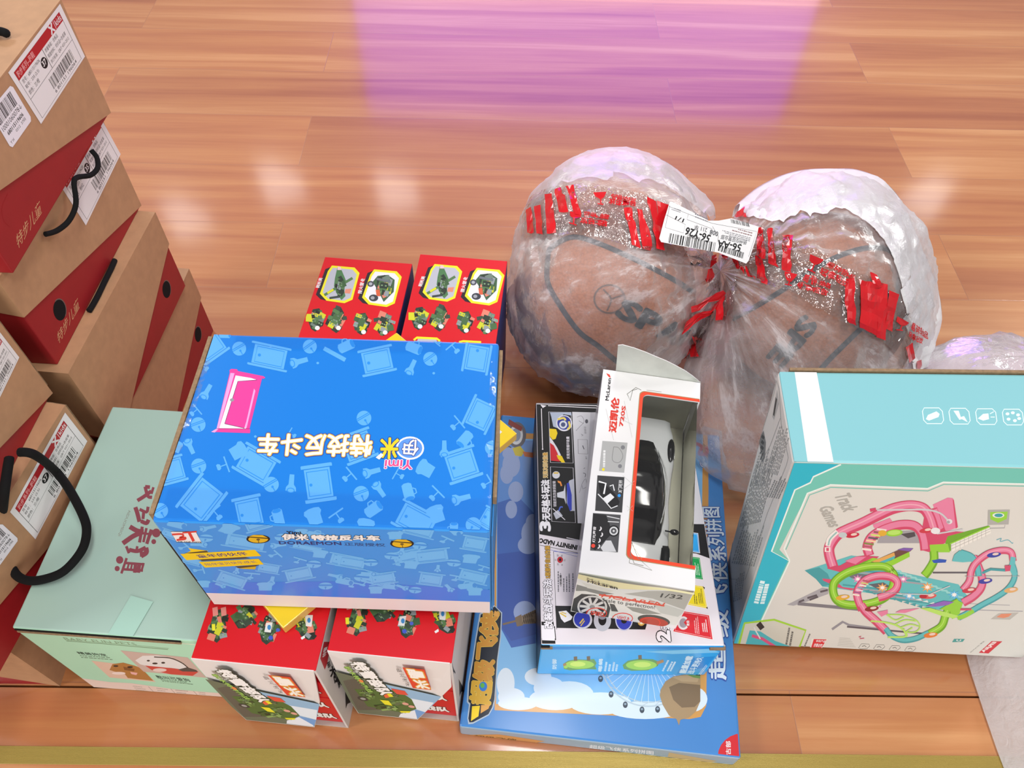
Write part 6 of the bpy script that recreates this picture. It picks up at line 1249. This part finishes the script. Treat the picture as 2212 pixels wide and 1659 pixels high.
A.text('易碎物品', (1145, 945), (1230, 1000), (1150, 905), TRED, .03); A.text('轻拿轻放', (1130, 985), (1200, 1030), (1135, 950), TRED, .03)
for q in ([(1110, 1040), (1150, 1010), (1165, 1090), (1130, 1120)], [(1175, 1110), (1200, 1100), (1200, 1150), (1175, 1150)]): A.patch(*q, TRED, 2, 3)
mb.build('packing_tape', bag)
# twisted tape and pleats at the knot
mb = MB(); A = SurfArt(mb, lambda x, y: bag_hit(x, y, .005), .0002).view(1400, 420, 260/1198)
for q in ([(390, 1120), (745, 965), (770, 1005), (390, 1180)], [(350, 1250), (715, 1090), (560, 1195), (290, 1405)], [(690, 1120), (765, 1020), (775, 1270), (690, 1280)], [(415, 1400), (470, 1385), (535, 1630), (450, 1630)], [(410, 1540), (435, 1480), (440, 1600), (395, 1655)], [(700, 250), (830, 165), (960, 190), (780, 245)], [(900, 205), (970, 150), (990, 250), (880, 240)], [(850, 640), (890, 620), (970, 790), (905, 720)], [(560, 750), (600, 740), (625, 810), (550, 870)], [(610, 600), (760, 600), (800, 660), (600, 700)]): A.patch(*q, TRED, 4, 6)
mb.build('twisted_tape', bag)
mb = MB(); A = SurfArt(mb, lambda x, y: bag_hit(x, y, .004), .0002).view(1400, 420, 260/1198)
for q in ([(380, 600), (620, 560), (560, 720), (440, 760)], [(600, 860), (740, 880), (720, 960), (640, 980)], [(520, 1240), (690, 1100), (600, 1450), (380, 1560)], [(440, 1400), (600, 1350), (560, 1640), (340, 1650)], [(780, 1020), (900, 780), (860, 1250), (790, 1300)]): A.patch(*q, TCL, 5, 8)
mb.build('packing_tape', bag)
# white waybill across the knot
lab = [on_z(1447, 436, .263), on_z(1640, 491, .238), on_z(1426, 522, .254)]
U_ = lab[1]-lab[0]; N_ = U_.cross(lab[2]-lab[0]); N_ = -N_ if N_.z < 0 else N_
mb = MB(); W_ = N_.cross(U_).normalized(); F_ = Face(lab[0]-U_.normalized()*.2-W_*.2, U_.normalized(), W_, 1, 1); A = Art(mb, F_, 0, .0002).view(1400, 420, 260/1198)
PW = M('#e4e2e2', .4)
A.poly([(215, 75), (235, 72), (420, 165), (600, 262), (700, 262), (830, 238), (1100, 322), (1085, 400), (1035, 560), (1000, 660), (975, 690), (700, 580), (500, 545), (130, 475), (110, 440), (160, 250)], PW)
A.line([(215, 110), (170, 330), (350, 385), (370, 300), (180, 205)], 3, INK); A.line([(205, 120), (640, 290), (1080, 370), (1000, 620)], 3, INK); A.line([(400, 200), (385, 250), (640, 345), (600, 420)], 3, INK); A.line([(640, 320), (700, 420), (690, 470)], 3, INK)
A.bars((655, 575), (195, 480), (672, 480), INK, 30, 4); A.bars((940, 640), (690, 560), (955, 580), INK, 20, 14); A.bars((1010, 325), (825, 285), (1000, 285), INK, 24, 7) 
A.text('56-Y26', (625, 408), (385, 325), (600, 480), INK, .03); A.text('56-AA', (930, 500), (700, 455), (915, 570), INK, .03); A.text('1/1', (360, 245), (280, 215), (345, 280), INK, .02); A.text('211 早', (590, 335), (465, 300), (580, 385), M('#44444a'), .01); A.text('008', (700, 375), (620, 350), (690, 420), M('#44444a'), .02)
A.text('扬州仪征营业部', (985, 460), (730, 400), (975, 505), M('#44444a'), .01); A.text('扬州分拣中心', (520, 430), (390, 385), (510, 465), INK, .01)
A.greek((1020, 425), (740, 350), (1010, 470), 3, M('#77757c'), 3, .4); A.greek((600, 230), (420, 160), (590, 280), 2, M('#77757c'), 4, .4); A.greek((1040, 370), (820, 310), (1030, 420), 2, M('#8a6a6a'), 5, .4); A.greek((330, 150), (240, 120), (320, 185), 2, M('#77757c'), 6, .4)
mb.build('waybill', bag)

# ------------------------------------------------------------------ two more bags at the frame edge
FILM2 = film('lilac_milky_film', .6, (.88, .84, .90), .25)
c = on_z(2165, 832, .085*S)
t = thing('plastic_bag', 'pale lilac plastic bag peeping out behind the turquoise box', 'plastic bag', V((c.x, c.y, 0)))
rows = []
for i in range(41):
    th_ = math.pi*i/40; r_ = []
    for j in range(72):
        ph = 2*math.pi*j/72; d = V((math.sin(th_)*math.cos(ph), math.sin(th_)*math.sin(ph), math.cos(th_)))
        q = d*2.4+V((4, 1, 2)); r = 1+.10*noise.noise(q)+.05*abs(noise.noise(q*3))+.02*noise.noise(q*8)
        p = V((c.x+d.x*.125*r, c.y+d.y*.075*r, .068*S+d.z*.075*r)); p.z = max(p.z, .002+.001*abs(noise.noise(p*30))); r_.append(p)
    rows.append(r_)
mb = MB(); mb.grid(rows, FILM2, True, True); mb.build('film', t)
FILM3 = film('grey_milky_film', .82, (.90, .89, .91), .35, .3, 11)
cx, cy = .815*S, .262*S
t = thing('plastic_bag', 'whitish plastic bag wedged under the raised corner of the turquoise box', 'plastic bag', V((cx, cy, 0)))
rows = []
for i in range(37):
    rr = i/36; r_ = []
    for j in range(90):
        ph = 2*math.pi*j/90; x = cx+rr*.225*S*abs(math.cos(ph))**.5*(1 if math.cos(ph) > 0 else -1); y = cy+rr*.16*S*abs(math.sin(ph))**.5*(1 if math.sin(ph) > 0 else -1)
        h = .125*(1-rr**2.6)+.018*noise.noise(V((x*14, y*9, 3)))*(1-rr**4)+.008*abs(noise.noise(V((x*40, y*16, 7))))*(1-rr**6)+.004
        if x/S < .685 and y/S > .285:
            zt = (.005+.105*(x/S-.297))*S-.004; k = min(1, max(0, (.685-x/S)/.02))*min(1, max(0, (y/S-.285)/.012)); h = min(h, zt)*k+h*(1-k) if k < 1 else min(h, zt)
        r_.append(V((x, y, max(.002, h))))
    rows.append(r_)
mb = MB(); mb.grid(rows, FILM3, True, True); mb.build('film', t)
